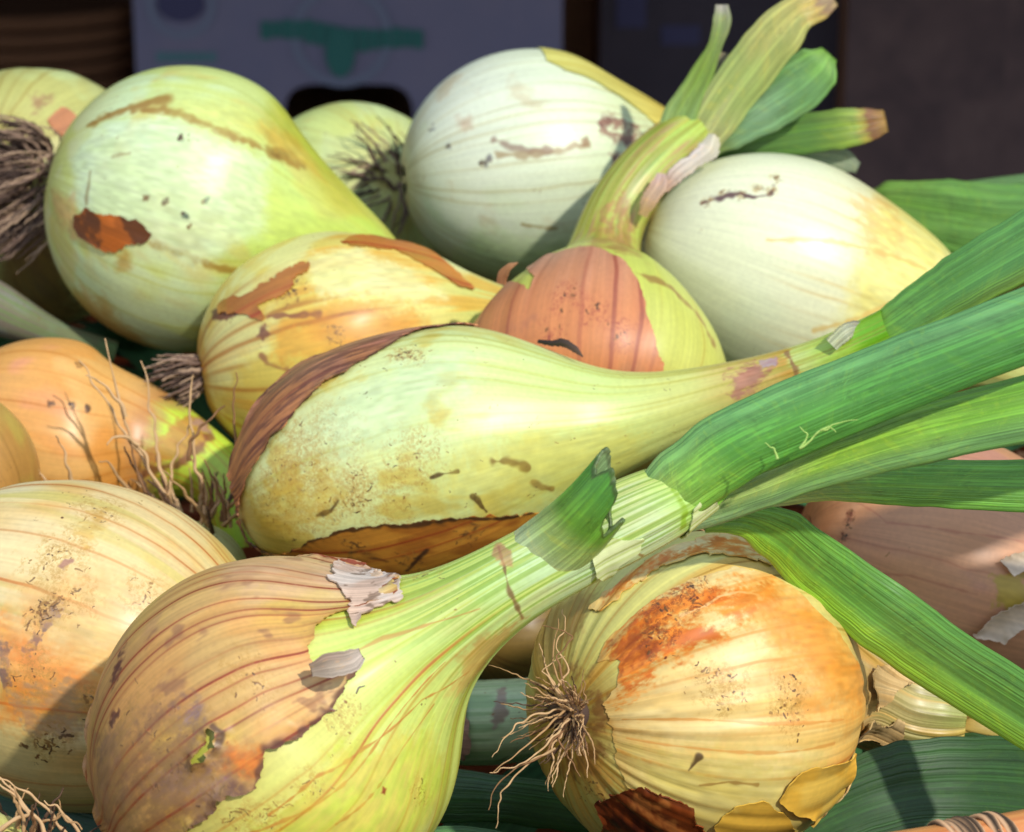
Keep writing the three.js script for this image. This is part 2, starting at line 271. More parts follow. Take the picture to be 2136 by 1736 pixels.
  for (const m of marks) {
    const rgb = m.c && hex(m.c);
    if (m.t === 'blot') {
      const o = outline(b, m.p), soft = (m.soft ?? 1) / 1000, jag = (m.jag ?? 1.5) / 1000, a = m.a ?? 1, rgb2 = m.c2 ? hex(m.c2) : rgb, edge = m.edge && hex(m.edge);
      apply(o.box, (soft + jag + 0.001) / o.ku, (soft + jag + 0.001) / o.kv, (u, v) => {
        const X = u * o.ku, Y = v * o.kv, d = o.f(u, v) + jag * ((fbm(X * 160, Y * 160, seed) - 0.5) * 2.4 + (noise(X * 900, Y * 900, 2) - 0.5) * 0.8), w = a * ss(-soft / 2, soft / 2, d); if (w <= 0) return null;
        let tex = fbm(X * 220 + 3, Y * 60, seed + 2), cc = [0, 1, 2].map((j) => lerp(rgb[j], rgb2[j], ss(0.35, 0.65, tex)) * (1 + 0.2 * (noise(X * 700, Y * 260, 4) - 0.5)));
        let ww = w; if (m.patchy) ww *= ss(0.5 - 0.25 * m.patchy, 0.5 + 0.22, fbm(X * 330, Y * 200, seed + 8) + 0.12 * ss(0, 0.006, d));
        if (edge) { const e = 1 - ss(0, 0.0011, Math.abs(d - 0.0003)); cc = cc.map((q, j) => lerp(q, edge[j], e * (0.5 + 0.5 * noise(X * 300, Y * 300, 6)))); }
        return [ww, cc, m.h ?? 0.3];
      });
    } else if (m.t === 'line') {
      const d = lineDist(b, m.p), w = (m.w ?? 0.5) / 1000; apply(d.box, w * 5 / d.ku, w * 5 / d.kv, (u, v) => { const X = u * d.ku, Y = v * d.kv, ww = w * (0.4 + 1.3 * noise(X * 250, Y * 250, seed)), q = d.f(u, v) + w * 1.4 * (noise(X * 400, Y * 400, 8) - 0.5); return [(m.a ?? 0.8) * (1 - ss(ww * 0.3, ww * (m.soft ?? 1.4), Math.abs(q))), rgb, m.h ?? 0.3]; });
    } else if (m.t === 'dirt') for (const [u, v] of m.p) { const ku = 2 * Math.PI * Math.max(0.3 * b.rMax, b.radius(v)), R0 = (m.rad ?? 8) / 1000, dust = hex(m.c ?? '#a8864c'); apply([u, v, u, v], R0 * 1.3 / ku, R0 * 1.3 / b.surf, (uu, vv) => { const X = (uu - u) * ku, Y = (vv - v) * b.surf, d = Math.hypot(X, Y) / R0; return [0.42 * ss(0.5, 0.75, fbm(X * 420 + u * 99, Y * 420, v * 99) + 0.25 * (1 - d)) * ss(0.42, 0.6, fbm(X * 1500, Y * 1500 + u * 50, 3)) * (1 - ss(0.6, 1.2, d)), dust, 0.35]; }); strokes(u, v, 2 * Math.PI * Math.max(0.3 * b.rMax, b.radius(v)), m.n ?? 25, (m.rad ?? 8) / 1000, m.c ? [rgb, ...soil.slice(0, 2)] : soil, (m.len ?? 3) / 1000, (m.w ?? 0.5) / 1000); }
  }
  for (let k = 0; k < (t.specks ?? 40); k++) { const v = 0.12 + 0.6 * r(); strokes(0.2 + 0.6 * r(), v, 2 * Math.PI * b.radius(v), 1 + Math.floor(r() * 3), 0.003, soil, 0.002, 0.0003); }
  const D = new Uint8Array(W * H * 4);
  for (let i = 0; i < W * H; i++) { const gr = 0.3 * col[i * 3] + 0.59 * col[i * 3 + 1] + 0.11 * col[i * 3 + 2]; for (let j = 0; j < 3; j++) D[i * 4 + j] = Math.max(0, Math.min(255, (gr + (col[i * 3 + j] - gr) * 1.28) * 245)); D[i * 4 + 3] = 255; }
  if (W < 1024) return { map: rawTex(D, W, H, true) };
  const w2 = W / 2, h2 = H / 2, E = new Uint8Array(w2 * h2 * 4);
  for (let y = 0; y < h2; y++) for (let x = 0; x < w2; x++) { const i = 2 * y * W + 2 * x, q = y * w2 + x, e = Math.max(0, Math.min(255, 128 + (hgt[i] + hgt[i + 1] + hgt[i + W] + hgt[i + W + 1]) * 22)); E[q * 4] = E[q * 4 + 1] = E[q * 4 + 2] = e; E[q * 4 + 3] = 255; }
  return { map: rawTex(D, W, H, true), bumpMap: rawTex(E, w2, h2, false) };
}
const flesh = (tex, o = {}) => new THREE.MeshPhysicalMaterial({ ...tex, bumpScale: 0.0004, roughness: 0.48, clearcoat: 0.22, clearcoatRoughness: 0.3, ...o });
const ROOT = ['#b08a5c', '#8a6440', '#c9a476', '#5b4230'].map((c) => new THREE.MeshStandardMaterial({ color: c, roughness: 0.8 }));
const ROOTG = ['#8d7462', '#6e5648', '#a3886f', '#4d3a30'].map((c) => new THREE.MeshStandardMaterial({ color: c, roughness: 0.85 }));

let rootSeed = 1;
function rootTube(pts0, r0) { // threads kink and thicken unevenly
  const rr = rng(rootSeed++ * 97), pts = []; pts0.forEach((p, i) => { pts.push(p); if (i < pts0.length - 1) { const q = pts0[i + 1], l = p.distanceTo(q) * 0.16; for (const f of [0.33, 0.67]) pts.push(p.clone().lerp(q, f).add(V((rr() - 0.5) * l, (rr() - 0.5) * l, (rr() - 0.5) * l))); } });
  const curve = new THREE.CatmullRomCurve3(pts), n = Math.max(8, pts.length * 3), g = new THREE.TubeGeometry(curve, n, r0, 5, false), p = g.attributes.position;
  for (let i = 0; i <= n; i++) { const k = lerp(1.1, 0.3, i / n) * (0.7 + 0.6 * noise(i * 0.7, rootSeed * 3.3, 1)), c = curve.getPointAt(i / n); for (let j = 0; j <= 5; j++) { const q = i * 6 + j; p.setXYZ(q, c.x + (p.getX(q) - c.x) * k, c.y + (p.getY(q) - c.y) * k, c.z + (p.getZ(q) - c.z) * k); } }
  return g;
}
// root threads: explicit lines [[x, y] ...] running from depth d0 to d1, and n random ones from a spot
function roots(on, mats, o) {
  const r = rng(o.seed ?? 5), tuft = new THREE.Group(); tuft.name = 'root_tuft'; on.g.add(tuft);
  for (const l of o.lines ?? []) { const [d0, d1] = l.d ?? o.d; part(tuft, 'root', rootTube(l.p.map(([x, y], i) => at(x + (r() - 0.5) * 3, y + (r() - 0.5) * 3, lerp(d0, d1, i / (l.p.length - 1)))), (l.r ?? o.r ?? 0.0006)), mats[Math.floor(r() * 3)]); }
  if (o.n) {
    const c = at(...o.at), nrm = dirOf(...o.nrm), bias = dirOf(...(o.bias ?? [0, 1, 0])), t1 = V(0, 1, 0).cross(nrm).normalize(), t2 = nrm.clone().cross(t1);
    for (let k = 0; k < o.n; k++) {
      const a = r() * 6.283, q = Math.sqrt(r()), p = c.clone().addScaledVector(t1, Math.cos(a) * q * o.spot).addScaledVector(t2, Math.sin(a) * q * o.spot), len = lerp(o.len[0], o.len[1], r() * r());
      const d = nrm.clone().multiplyScalar(o.out ?? 0.8).addScaledVector(t1, Math.cos(a) * (o.spread ?? 0.8) * q + (r() - 0.5) * 0.5).addScaledVector(t2, Math.sin(a) * (o.spread ?? 0.8) * q + (r() - 0.5) * 0.5).normalize(), pts = [p.clone()];
      for (let s = 1; s <= 6; s++) { d.addScaledVector(bias, (o.pull ?? 0.3)).add(V(r() - 0.5, r() - 0.5, r() - 0.5).multiplyScalar(o.curl ?? 0.5)).normalize(); p.addScaledVector(d, len / 6); pts.push(p.clone()); }
      part(tuft, 'root', rootTube(pts, (o.r ?? 0.0006) * (0.7 + 0.6 * r())), mats[Math.floor(r() * 4)]);
    }
  }
  return tuft;
}

// marks on each onion, in its own surface coordinates (u round the bulb, v from root to neck)
/*MARKS*/
const MARKS = {
  A: [
    {t: 'skin', s: 'a', n: 'outer_skin', l: 'brown peeling outer skin', jag: 1.4, off: .5, curl: 1.7, wave: .3, p: [[.2007, .485], [.1927, .5187], [.2046, .5589], [.3149, .6143], [.3647, .6045], [.3683, .5778], [.379, .5432], [.4016, .5151], [.4244, .4974], [.454, .4902], [.4826, .5369], [.4998, .5063], [.5088, .4611], [.5092, .4078], [.5036, .3605], [.5149, .3396], [.5235, .3295], [.5208, .3089], [.5134, .2984], [.5192, .2742], [.5236, .2433], [.5333, .2091], [.6723, .0757], [.3636, .0697], [.2835, .1087], [.2382, .1733], [.1763, .2655], [.1796, .3536], [.1603, .4315]], holes: [[[.4648, .3224], [.4707, .3272], [.4779, .3161], [.4824, .2965], [.4804, .2818], [.4729, .2913], [.469, .3071]]]},
    {t: 'skin', s: 'w', n: 'skin_scrap', l: 'whitish papery scrap of skin', jag: 1.6, off: .9, curl: .9, cell: .7, p: [[.1908, .5116], [.1825, .5401], [.2413, .5859], [.3273, .6175], [.3747, .6112], [.3812, .598], [.3855, .5785], [.3993, .5696], [.4115, .5581], [.3907, .5505], [.3621, .5601], [.3356, .5517], [.2829, .5324]]},
    {t: 'blot', skin: 'a', c: '#8f7a86', c2: '#6f5a5c', soft: 7, jag: 4, a: .75, patchy: 1, p: [[.4267, .2936], [.4384, .3258], [.4566, .3246], [.4595, .3019], [.4463, .2851]]},
    {t: 'blot', skin: 'a', c: '#857085', c2: '#9a8074', soft: 7, jag: 4, a: .7, patchy: 1, p: [[.4616, .2404], [.4913, .3007], [.5191, .3205], [.5217, .2851], [.5032, .2549], [.4693, .2042]]},
    {t: 'blot', skin: 'a', c: '#4a2c1e', c2: '#6a4030', soft: 1.5, jag: 2, a: .9, p: [[.3808, .2205], [.3901, .2276], [.3933, .2088], [.3843, .2024]]},
    {t: 'blot', skin: 'a', c: '#3a2620', c2: '#5a382c', soft: 1.5, jag: 2, a: .95, patchy: .5, p: [[.3231, .2632], [.3277, .2781], [.3522, .2564], [.3621, .2303], [.3481, .2309]]},
    {t: 'blot', skin: 'a', c: '#5a3a20', c2: '#8a5a2c', soft: 2, jag: 2, a: .8, patchy: .7, p: [[.5137, .2444], [.5209, .2725], [.533, .2742], [.5372, .2427], [.5251, .2253]]},
    {t: 'blot', skin: 'a', c: '#d0843c', c2: '#b8622c', soft: 6, jag: 3, a: .8, p: [[.485, .3265], [.5005, .3565], [.5138, .3394], [.5084, .3178], [.4956, .3101]]},
    {t: 'line', skin: 'a', c: '#4a3424', w: .9, a: .85, p: [[.4634, .3235], [.4716, .3292], [.4795, .3166], [.4843, .2976], [.4817, .2786]]},
    {t: 'line', skin: 'a', c: '#54382a', w: 1.6, a: .75, p: [[.4851, .5358], [.4988, .507], [.508, .4621], [.5082, .4091], [.5026, .3624], [.5144, .3408], [.5225, .3305], [.5198, .3099], [.5124, .2993], [.5181, .2752], [.5221, .2448]]},
    {t: 'blot', skin: 'a', c: '#74503c', c2: '#8f7060', soft: 4, jag: 3, a: .6, patchy: 1, p: [[.3866, .1682], [.3887, .2147], [.4242, .2124], [.4605, .1766], [.4492, .1085], [.4038, .1113]]},
    {t: 'dirt', skin: 'a', p: [[.4185, .254], [.4645, .2459], [.502, .284], [.4449, .3907], [.4604, .2942]], n: 16, rad: 14, len: 3, w: .5},
    {t: 'dirt', p: [[.5143, .5004], [.5234, .4763], [.2759, .6471], [.6731, .4814], [.5504, .3813], [.5486, .3179], [.5388, .2883]], n: 12, rad: 8, len: 4, w: .45},
    {t: 'line', c: '#a8622c', w: .35, a: .6, p: [[.5486, .3179], [.5467, .395], [.5655, .4817], [.6015, .5715], [.6708, .6263]]},
    {t: 'line', c: '#a8622c', w: .4, a: .6, p: [[.5542, .2868], [.5641, .3575], [.5759, .4917], [.5827, .618]]},
    {t: 'line', c: '#a05a2c', w: .4, a: .6, p: [[.5922, .3734], [.6053, .4554], [.6153, .5156], [.6322, .5754]]},
    {t: 'line', c: '#b0703c', w: .35, a: .5, p: [[.4561, .5342], [.4523, .5806], [.4763, .63], [.5182, .6789]]},
    {t: 'line', c: '#6a4a30', w: .5, a: .7, p: [[.3373, .7262], [.4329, .7232], [.5179, .7154], [.6545, .7091]]},
    {t: 'blot', c: '#b8926a', c2: '#a8785c', soft: 1, jag: 1, a: .7, p: [[.2952, .7254], [.387, .7343], [.4476, .7302], [.4262, .7219], [.367, .718]]},
    {t: 'blot', c: '#b3c24a', c2: '#c8b85a', soft: 10, jag: 5, a: .5, p: [[.5626, .3045], [.5397, .4478], [.6445, .5609], [.7324, .4972], [.6944, .4154]]},
    {t: 'blot', c: '#a86a30', c2: '#7a3a1c', soft: 1, jag: .6, a: .9, p: [[.6099, .459], [.616, .4599], [.6176, .4518], [.6128, .4502]]},
    {t: 'blot', c: '#c9a868', c2: '#b07c46', soft: 5, jag: 3, a: .55, p: [[.5995, .6606], [.6545, .7091], [.7564, .6336], [.6965, .5971], [.6532, .5977]]},
    {t: 'skin', s: 'm', n: 'membrane', l: 'white translucent membrane round the neck', jag: .3, off: .35, curl: .5, cell: .8, p: [[.644, .8025], [.5689, .8088], [.5393, .8213], [.5307, .8371], [.5618, .8474], [.5889, .8705], [.6405, .8568], [.6536, .8319], [.7402, .8111]]},
    {t: 'skin', s: 'm', n: 'membrane', jag: .3, off: .35, curl: .5, cell: .8, p: [[.659, .9239], [.5818, .9316], [.5616, .9446], [.6106, .9609], [.7424, .9649], [.82, .9354], [.8771, .9004]]},
    {t: 'line', c: '#7d9a2c', w: .6, a: .85, p: [[.6277, .8173], [.9047, .7302]]},
    {t: 'line', c: '#8a6a3c', w: .5, a: .7, p: [[.5567, .8423], [.6877, .8597]]},
    {t: 'line', c: '#8fae3c', w: .8, a: .8, p: [[.4607, .9211], [.561, .9245], [.6522, .9144]]},
    {t: 'blot', skin: 'a', c: '#94784c', c2: '#7a5f48', soft: 16, jag: 8, a: .6, patchy: .7, p: [[.373, .1562], [.4112, .2592], [.4586, .3094], [.5063, .3332], [.5235, .3295], [.5209, .2725], [.5333, .2091], [.438, .0592]]},
    {t: 'blot', skin: 'a', c: '#c9a890', c2: '#c09a78', soft: 10, jag: 5, a: .45, p: [[.2403, .3722], [.2549, .4251], [.2513, .494], [.2722, .569], [.3297, .5109], [.3362, .412]]},
  ],
  B: [
    {t: 'skin', s: 'a', n: 'outer_skin', l: 'orange torn outer skin', jag: .9, off: .15, curl: .15, cell: .9, p: [[.3742, .0995], [.3539, .1312], [.3617, .1693], [.3624, .2042], [.3668, .2606], [.3722, .3155], [.3746, .3591], [.3906, .41], [.4106, .4444], [.4419, .4825], [.4824, .5449], [.5279, .6433], [.6248, .7324], [.6572, .5489], [.7, .503], [.7255, .4742], [.6959, .3795], [.6898, .3007], [.646, .2315], [.637, .1821], [.6545, .1343], [.6223, .1013], [.5678, .0903], [.5181, .0814], [.4669, .0805], [.4474, .108], [.4183, .1222], [.403, .1268]]},
    {t: 'skin', s: 'a', n: 'outer_skin', jag: 1.4, off: .35, curl: .5, cell: .9, p: [[.2887, .1652], [.3001, .2161], [.3086, .2652], [.317, .3327], [.3141, .4353], [.3306, .4857], [.3805, .4637], [.3786, .422], [.3572, .3828], [.3417, .3282], [.331, .2763], [.3273, .2212], [.3185, .1749]]},
    {t: 'skin', s: 'd', n: 'dark_skin', l: 'dark brown scaly skin scrap', jag: 1.8, off: .5, curl: .9, cell: .8, p: [[.7446, .1288], [.6817, .1291], [.642, .1442], [.6298, .1883], [.638, .2318], [.6678, .2768], [.7137, .3184], [.8519, .2598], [.7798, .1874]]},
    {t: 'skin', s: 'y', n: 'loose_skin', l: 'thin loose yellow flake', jag: .5, off: .7, curl: 1, cell: .8, p: [[.6112, .3543], [.5928, .3618], [.582, .3814], [.5815, .4339], [.5894, .5391], [.6501, .5439], [.6619, .5083], [.6704, .4837], [.6433, .4481], [.6242, .3883]]},
    {t: 'skin', s: 'y', n: 'loose_skin', jag: .5, off: .4, curl: .6, cell: .8, p: [[.6497, .2734], [.6205, .2859], [.6112, .3281], [.632, .3866], [.6754, .456], [.721, .4541], [.6978, .3273]]},
    {t: 'blot', skin: 'a', c: '#e4c98c', c2: '#ead6a0', soft: 12, jag: 4, a: .6, p: [[.4744, .111], [.4601, .1895], [.4757, .2575], [.5003, .2931], [.5276, .2748], [.5486, .191], [.5391, .1104]]},
    {t: 'blot', skin: 'a', c: '#b8641f', c2: '#d98a3e', soft: 6, jag: 5, a: .9, patchy: .6, p: [[.3704, .1108], [.3572, .1595], [.3615, .2144], [.3715, .2831], [.3895, .3702], [.4092, .404], [.436, .3608], [.4448, .2881], [.4533, .2295], [.4557, .1761], [.4703, .1351], [.4969, .1013], [.4294, .102]]},
    {t: 'blot', skin: 'a', c: '#7a3c18', c2: '#94501f', soft: 3, jag: 4, a: .7, patchy: 1, p: [[.37, .1382], [.3767, .1806], [.397, .2097], [.4184, .1797], [.4267, .1254], [.4079, .106]]},
    {t: 'blot', skin: 'a', c: '#d99a54', c2: '#e0b878', soft: 10, jag: 5, a: .6, p: [[.4227, .3706], [.4365, .4394], [.4771, .4743], [.5305, .4472], [.5318, .3487], [.4767, .3332]]},
    {t: 'line', skin: 'a', c: '#ecc896', w: .5, a: .8, p: [[.402, .2386], [.4044, .2775], [.4006, .3057], [.4026, .3379], [.4106, .3647]]},
    {t: 'dirt', skin: 'a', p: [[.4808, .2408], [.4933, .2726], [.5005, .2501], [.5019, .3595], [.5154, .3635], [.5318, .3487]], n: 12, rad: 9, len: 1.6, w: .6},
    {t: 'dirt', skin: 'a', c: '#5a2a12', p: [[.3777, .2158], [.3844, .2705], [.4137, .1985]], n: 18, rad: 9, len: 3, w: .6},
    {t: 'blot', c: '#9a7a4a', c2: '#7f6238', soft: 8, jag: 4, a: .6, p: [[.1485, .2168], [.2272, .2035], [.2957, .1775], [.2639, .1134], [.1684, .082]]},
    {t: 'blot', c: '#6a4a2c', c2: '#8a6840', soft: 5, jag: 4, a: .8, patchy: .6, p: [[.0568, .0776], [.7231, .0323], [.4924, .0446], [.6346, .0392], [.8383, .0523], [.9663, .0991]]},
    {t: 'blot', c: '#b88a50', c2: '#c99a58', soft: 8, jag: 5, a: .55, patchy: .4, p: [[.6409, .0564], [.6495, .1143], [.7607, .1745], [.7944, .1043], [.7829, .0624]]},
    {t: 'blot', c: '#b5622a', c2: '#c98040', soft: 3, jag: 3, a: .7, patchy: .6, p: [[.571, .3978], [.5752, .5011], [.643, .5568], [.5903, .4396]]},
    {t: 'line', c: '#7a5a2c', w: .5, a: .7, p: [[.605, .2291], [.5945, .2689], [.5952, .314]]},
    {t: 'dirt', p: [[.578, .2117], [.8864, .0896], [.74, .1011], [.5944, .226], [.6016, .2568]], n: 12, rad: 6, len: 3, w: .5},
    {t: 'line', c: '#4a3a24', w: 1.1, a: .9, p: [[.5887, .2083], [.5787, .2153], [.5706, .2188]]},
    {t: 'blot', skin: 'a', c: '#b8661f', c2: '#c9782c', soft: 10, jag: 5, a: .8, patchy: .3, p: [[.2887, .1652], [.3001, .2161], [.3086, .2652], [.317, .3327], [.3141, .4353], [.3306, .4857], [.3805, .4637], [.3572, .3828], [.3417, .3282], [.331, .2763], [.3273, .2212]]},
    {t: 'blot', skin: 'a', c: '#d08c40', c2: '#d99a50', soft: 16, jag: 5, a: .75, p: [[.3923, .3668], [.4163, .46], [.4717, .5351], [.5279, .6433], [.5427, .4828], [.5014, .4108], [.4581, .3785], [.4226, .3359]]},
    {t: 'blot', c: '#c98c40', c2: '#d09a50', soft: 12, jag: 5, a: .7, p: [[.5616, .3952], [.5768, .5582], [.5377, .6782], [.6501, .5439], [.6687, .4818], [.6343, .4078]]},
    {t: 'skin', s: 'p', n: 'papery_flap', l: 'dry papery flap folded over the neck', jag: .6, off: .6, curl: 1.4, wave: .6, cell: .7, p: [[.5037, .6733], [.4783, .7239], [.4485, .7853], [.4236, .8373], [.4255, .8826], [.4635, .8511], [.5111, .8054], [.5653, .7746], [.572, .7224]]},
    {t: 'skin', s: 'p', n: 'papery_flap', jag: .6, off: .6, curl: 1.4, wave: .6, cell: .7, p: [[.603, .7435], [.6247, .8038], [.5922, .8342], [.5907, .8612], [.6335, .8769], [.6875, .8735], [.692, .5406], [.6524, .5408]]},
    {t: 'blot', skin: 'a', c: '#d2c884', c2: '#cabd72', soft: 22, jag: 6, a: .75, p: [[.5873, .1004], [.5743, .1935], [.5621, .2897], [.5819, .4124], [.6771, .511], [.7421, .4678], [.6878, .2729], [.6592, .1532]]},
    {t: 'line', skin: 'a', c: '#8a6a38', w: .5, a: .6, p: [[.605, .2291], [.5945, .2689], [.5952, .314]]},
    {t: 'line', skin: 'a', c: '#4a3a24', w: 1, a: .85, p: [[.5887, .2083], [.5787, .2153], [.5706, .2188]]},
    {t: 'line', skin: 'a', c: '#c98c4c', w: .4, a: .6, p: [[.5193, .105], [.5244, .2123], [.5342, .3158], [.5412, .4681]]},
    {t: 'line', skin: 'a', c: '#c98c4c', w: .4, a: .5, p: [[.5598, .1143], [.5596, .2127], [.5623, .3194], [.5627, .4506]]},
  ],
  C: [
    {t: 'skin', s: 'a', n: 'dark_skin', l: 'dark reddish brown skin along the rim', jag: 1.4, off: .4, curl: 1.2, p: [[.2248, .4357], [.2623, .4184], [.2997, .3828], [.333, .3462], [.3514, .3109], [.3676, .2741], [.381, .2333], [.391, .2001], [.4053, .1693], [.4212, .1356], [.4381, .1047], [.4664, .0678], [.5862, .0259], [.7064, .0477], [.591, .0397], [.2649, .0562], [.2785, .1208], [.2399, .2204], [.1813, .3037], [.1765, .3612], [.1871, .4163]]},
    {t: 'skin', s: 'b', n: 'under_skin', l: 'brown stained skin along the underside', jag: 1.2, off: .4, curl: .6, p: [[.714, .0411], [.6495, .084], [.5818, .1616], [.5697, .2087], [.5702, .245], [.5727, .2815], [.5843, .3152], [.5866, .3524], [.5964, .3944], [.6175, .4482], [.6617, .5052], [.8441, .4628], [.8304, .3636], [.7853, .243], [.7842, .1269], [.7645, .0686]]},
    {t: 'dirt', p: [[.3563, .3554], [.353, .3677], [.3662, .3797]], n: 16, rad: 6, len: 3, w: .6},
    {t: 'dirt', p: [[.52, .2528], [.5103, .264], [.53, .2415], [.5368, .2129]], n: 14, rad: 9, len: 4, w: .5},
    {t: 'dirt', p: [[.4993, .1223], [.4536, .1716], [.4439, .2144], [.4448, .2524], [.5416, .1591], [.4906, .1914], [.5533, .2891], [.5061, .3508]], n: 18, rad: 16, len: 3, w: .4},
    {t: 'line', c: '#4a3018', w: 1.2, a: .9, p: [[.5333, .46], [.5387, .4786], [.5484, .4934], [.5589, .503]]},
    {t: 'line', c: '#5a3a20', w: 1, a: .8, p: [[.5865, .504], [.6074, .5142], [.6197, .526]]},
    {t: 'line', c: '#3a2818', w: .9, a: .9, p: [[.573, .42], [.5873, .4269], [.6051, .4329]]},
    {t: 'line', c: '#3a2a1a', w: .7, a: .9, p: [[.5326, .3697], [.5324, .389], [.5349, .4092]]},
    {t: 'line', c: '#3a2a1a', w: .8, a: .9, p: [[.5429, .1901], [.54, .2118], [.5299, .2266]]},
    {t: 'line', c: '#6a4a24', w: .8, a: .8, p: [[.3305, .2645], [.3203, .2984]]},
    {t: 'blot', c: '#c0a850', c2: '#b89a4a', soft: 6, jag: 5, a: .5, patchy: 1, p: [[.5073, .0759], [.4672, .1674], [.4796, .241], [.5411, .2336], [.5587, .1687], [.5778, .0797]]},
    {t: 'blot', c: '#c9dcb4', c2: '#cfe0bc', soft: 14, jag: 4, a: .6, p: [[.4276, .2112], [.3964, .2782], [.3749, .361], [.3664, .4325], [.4319, .4421], [.4602, .3627], [.4834, .2548]]},
    {t: 'blot', c: '#d6ce7c', c2: '#d3c66c', soft: 12, jag: 5, a: .5, p: [[.547, .3665], [.4927, .485], [.4923, .6048], [.5612, .6632], [.7829, .6288], [.6433, .5225]]},
    {t: 'blot', c: '#8a5a48', c2: '#b08474', soft: 1.5, jag: 2, a: .9, patchy: .5, p: [[.3561, .7736], [.3303, .8122], [.3611, .851], [.4444, .8533], [.5044, .8314], [.595, .8051], [.5805, .7798], [.4562, .7758]]},
    {t: 'blot', c: '#c9c0c4', c2: '#a89098', soft: 1, jag: 1, a: .8, p: [[.3571, .8249], [.37, .8508], [.4449, .8493], [.4337, .8289]]},
    {t: 'line', c: '#8a6a4a', w: .8, a: .8, p: [[.3551, .8642], [.4661, .8698], [.6187, .8679]]},
    {t: 'dirt', skin: 'b', p: [[.6019, .2268], [.6415, .2945], [.6935, .0777], [.6265, .3997]], n: 20, rad: 9, len: 4, w: .8},
    {t: 'line', skin: 'b', c: '#3a2418', w: 1, a: .9, p: [[.66, .2887], [.6383, .3145], [.6293, .3291]]},
    {t: 'line', skin: 'b', c: '#3f2a1a', w: .9, a: .85, p: [[.7075, .0428], [.6399, .0856], [.5791, .1624], [.5683, .2091], [.5689, .2455], [.5715, .282], [.583, .3157], [.595, .3949], [.6521, .4997]]},
    {t: 'line', skin: 'a', c: '#2f1c18', w: .7, a: .7, p: [[.2623, .4184], [.2997, .3828], [.333, .3462], [.3514, .3109], [.3676, .2741], [.381, .2333], [.391, .2001], [.4053, .1693], [.4212, .1356]]},
  ],
  D: [
    {t: 'blot', c: '#e09a50', c2: '#d88440', soft: 18, jag: 6, a: .75, p: [[.5014, .5161], [.5081, .4682], [.4927, .3871], [.4832, .3205], [.4465, .332], [.4255, .3901], [.4123, .4862]]},
    {t: 'blot', c: '#d8b880', c2: '#dcae74', soft: 14, jag: 5, a: .6, p: [[.5404, .5061], [.5701, .3922], [.5763, .2946], [.5203, .313], [.485, .3758], [.4975, .4792]]},
    {t: 'blot', c: '#7a6864', c2: '#957a70', soft: 1.5, jag: 3, a: .85, patchy: .9, p: [[.5205, .4461], [.5318, .4285], [.5257, .4141], [.5096, .4276], [.5096, .4423]]},
    {t: 'blot', c: '#7a5f5a', c2: '#8f6f64', soft: 1.5, jag: 3, a: .8, patchy: 1, p: [[.4944, .4691], [.4951, .4486], [.4796, .4469], [.4762, .4645]]},
    {t: 'blot', c: '#6f5a58', c2: '#8a6c60', soft: 2, jag: 3, a: .8, patchy: 1, p: [[.4845, .507], [.4805, .4877], [.4481, .4758], [.441, .4912]]},
    {t: 'blot', c: '#93806a', c2: '#a88e78', soft: 3, jag: 4, a: .6, patchy: 1, p: [[.4435, .4747], [.4671, .3689], [.4413, .331], [.4072, .3568], [.4046, .4354]]},
    {t: 'blot', c: '#c8a860', c2: '#b8924c', soft: 4, jag: 4, a: .6, patchy: 1, p: [[.6103, .4483], [.6494, .4545], [.6557, .4378], [.6188, .4167], [.5986, .4304]]},
    {t: 'dirt', p: [[.5251, .4465], [.533, .4416], [.5119, .4577]], n: 24, rad: 6, len: 3, w: .6},
    {t: 'dirt', p: [[.6506, .4512], [.5897, .4573], [.5687, .3073], [.4659, .448], [.5403, .4134], [.5638, .4798]], n: 14, rad: 12, len: 3, w: .5},
    {t: 'dirt', p: [[.4047, .3877], [.3909, .4111], [.4465, .332]], n: 14, rad: 8, len: 4, w: 1},
    {t: 'blot', c: '#8a6a60', c2: '#a07a6c', soft: 1, jag: 1, a: .8, p: [[.5665, .4563], [.5751, .4492], [.5762, .4382], [.5663, .446]]},
  ],
  G: [
    {t: 'skin', s: 's', n: 'scab', l: 'dark brown dried scab', jag: 1.2, off: .4, curl: .4, p: [[.5556, .2257], [.5381, .2493], [.5328, .293], [.5286, .3421], [.5283, .3798], [.5356, .4003], [.5457, .3874], [.5545, .3564], [.5657, .3506], [.5746, .3186], [.5781, .2756], [.5769, .248], [.569, .2284]]},
    {t: 'line', c: '#8a6a34', w: 1.6, a: .8, soft: 2, p: [[.4022, .1925], [.3918, .2542], [.3845, .313], [.3743, .3521]]},
    {t: 'line', c: '#8a6a34', w: 1.4, a: .75, soft: 2, p: [[.3946, .2973], [.3921, .3545], [.4012, .4335], [.405, .5214], [.3955, .5984], [.3751, .6667]]},
    {t: 'line', c: '#6a5028', w: 2, a: .8, soft: 2, p: [[.3851, .6067], [.3668, .6452], [.3636, .6727]]},
    {t: 'line', c: '#8a6a34', w: 1.2, a: .7, soft: 2, p: [[.5448, .4014], [.5459, .4749], [.5539, .5323], [.559, .5685], [.5727, .6656]]},
    {t: 'blot', c: '#cbd084', c2: '#c6c878', soft: 12, jag: 4, a: .6, p: [[.3806, .3779], [.3628, .4674], [.3539, .5759], [.3611, .6621], [.39, .5954], [.4008, .4842], [.3913, .3823]]},
    {t: 'blot', c: '#c9a85c', c2: '#bf9c50', soft: 8, jag: 3, a: .6, p: [[.3675, .5542], [.3147, .6474], [.3559, .7328], [.3627, .6869], [.3836, .606]]},
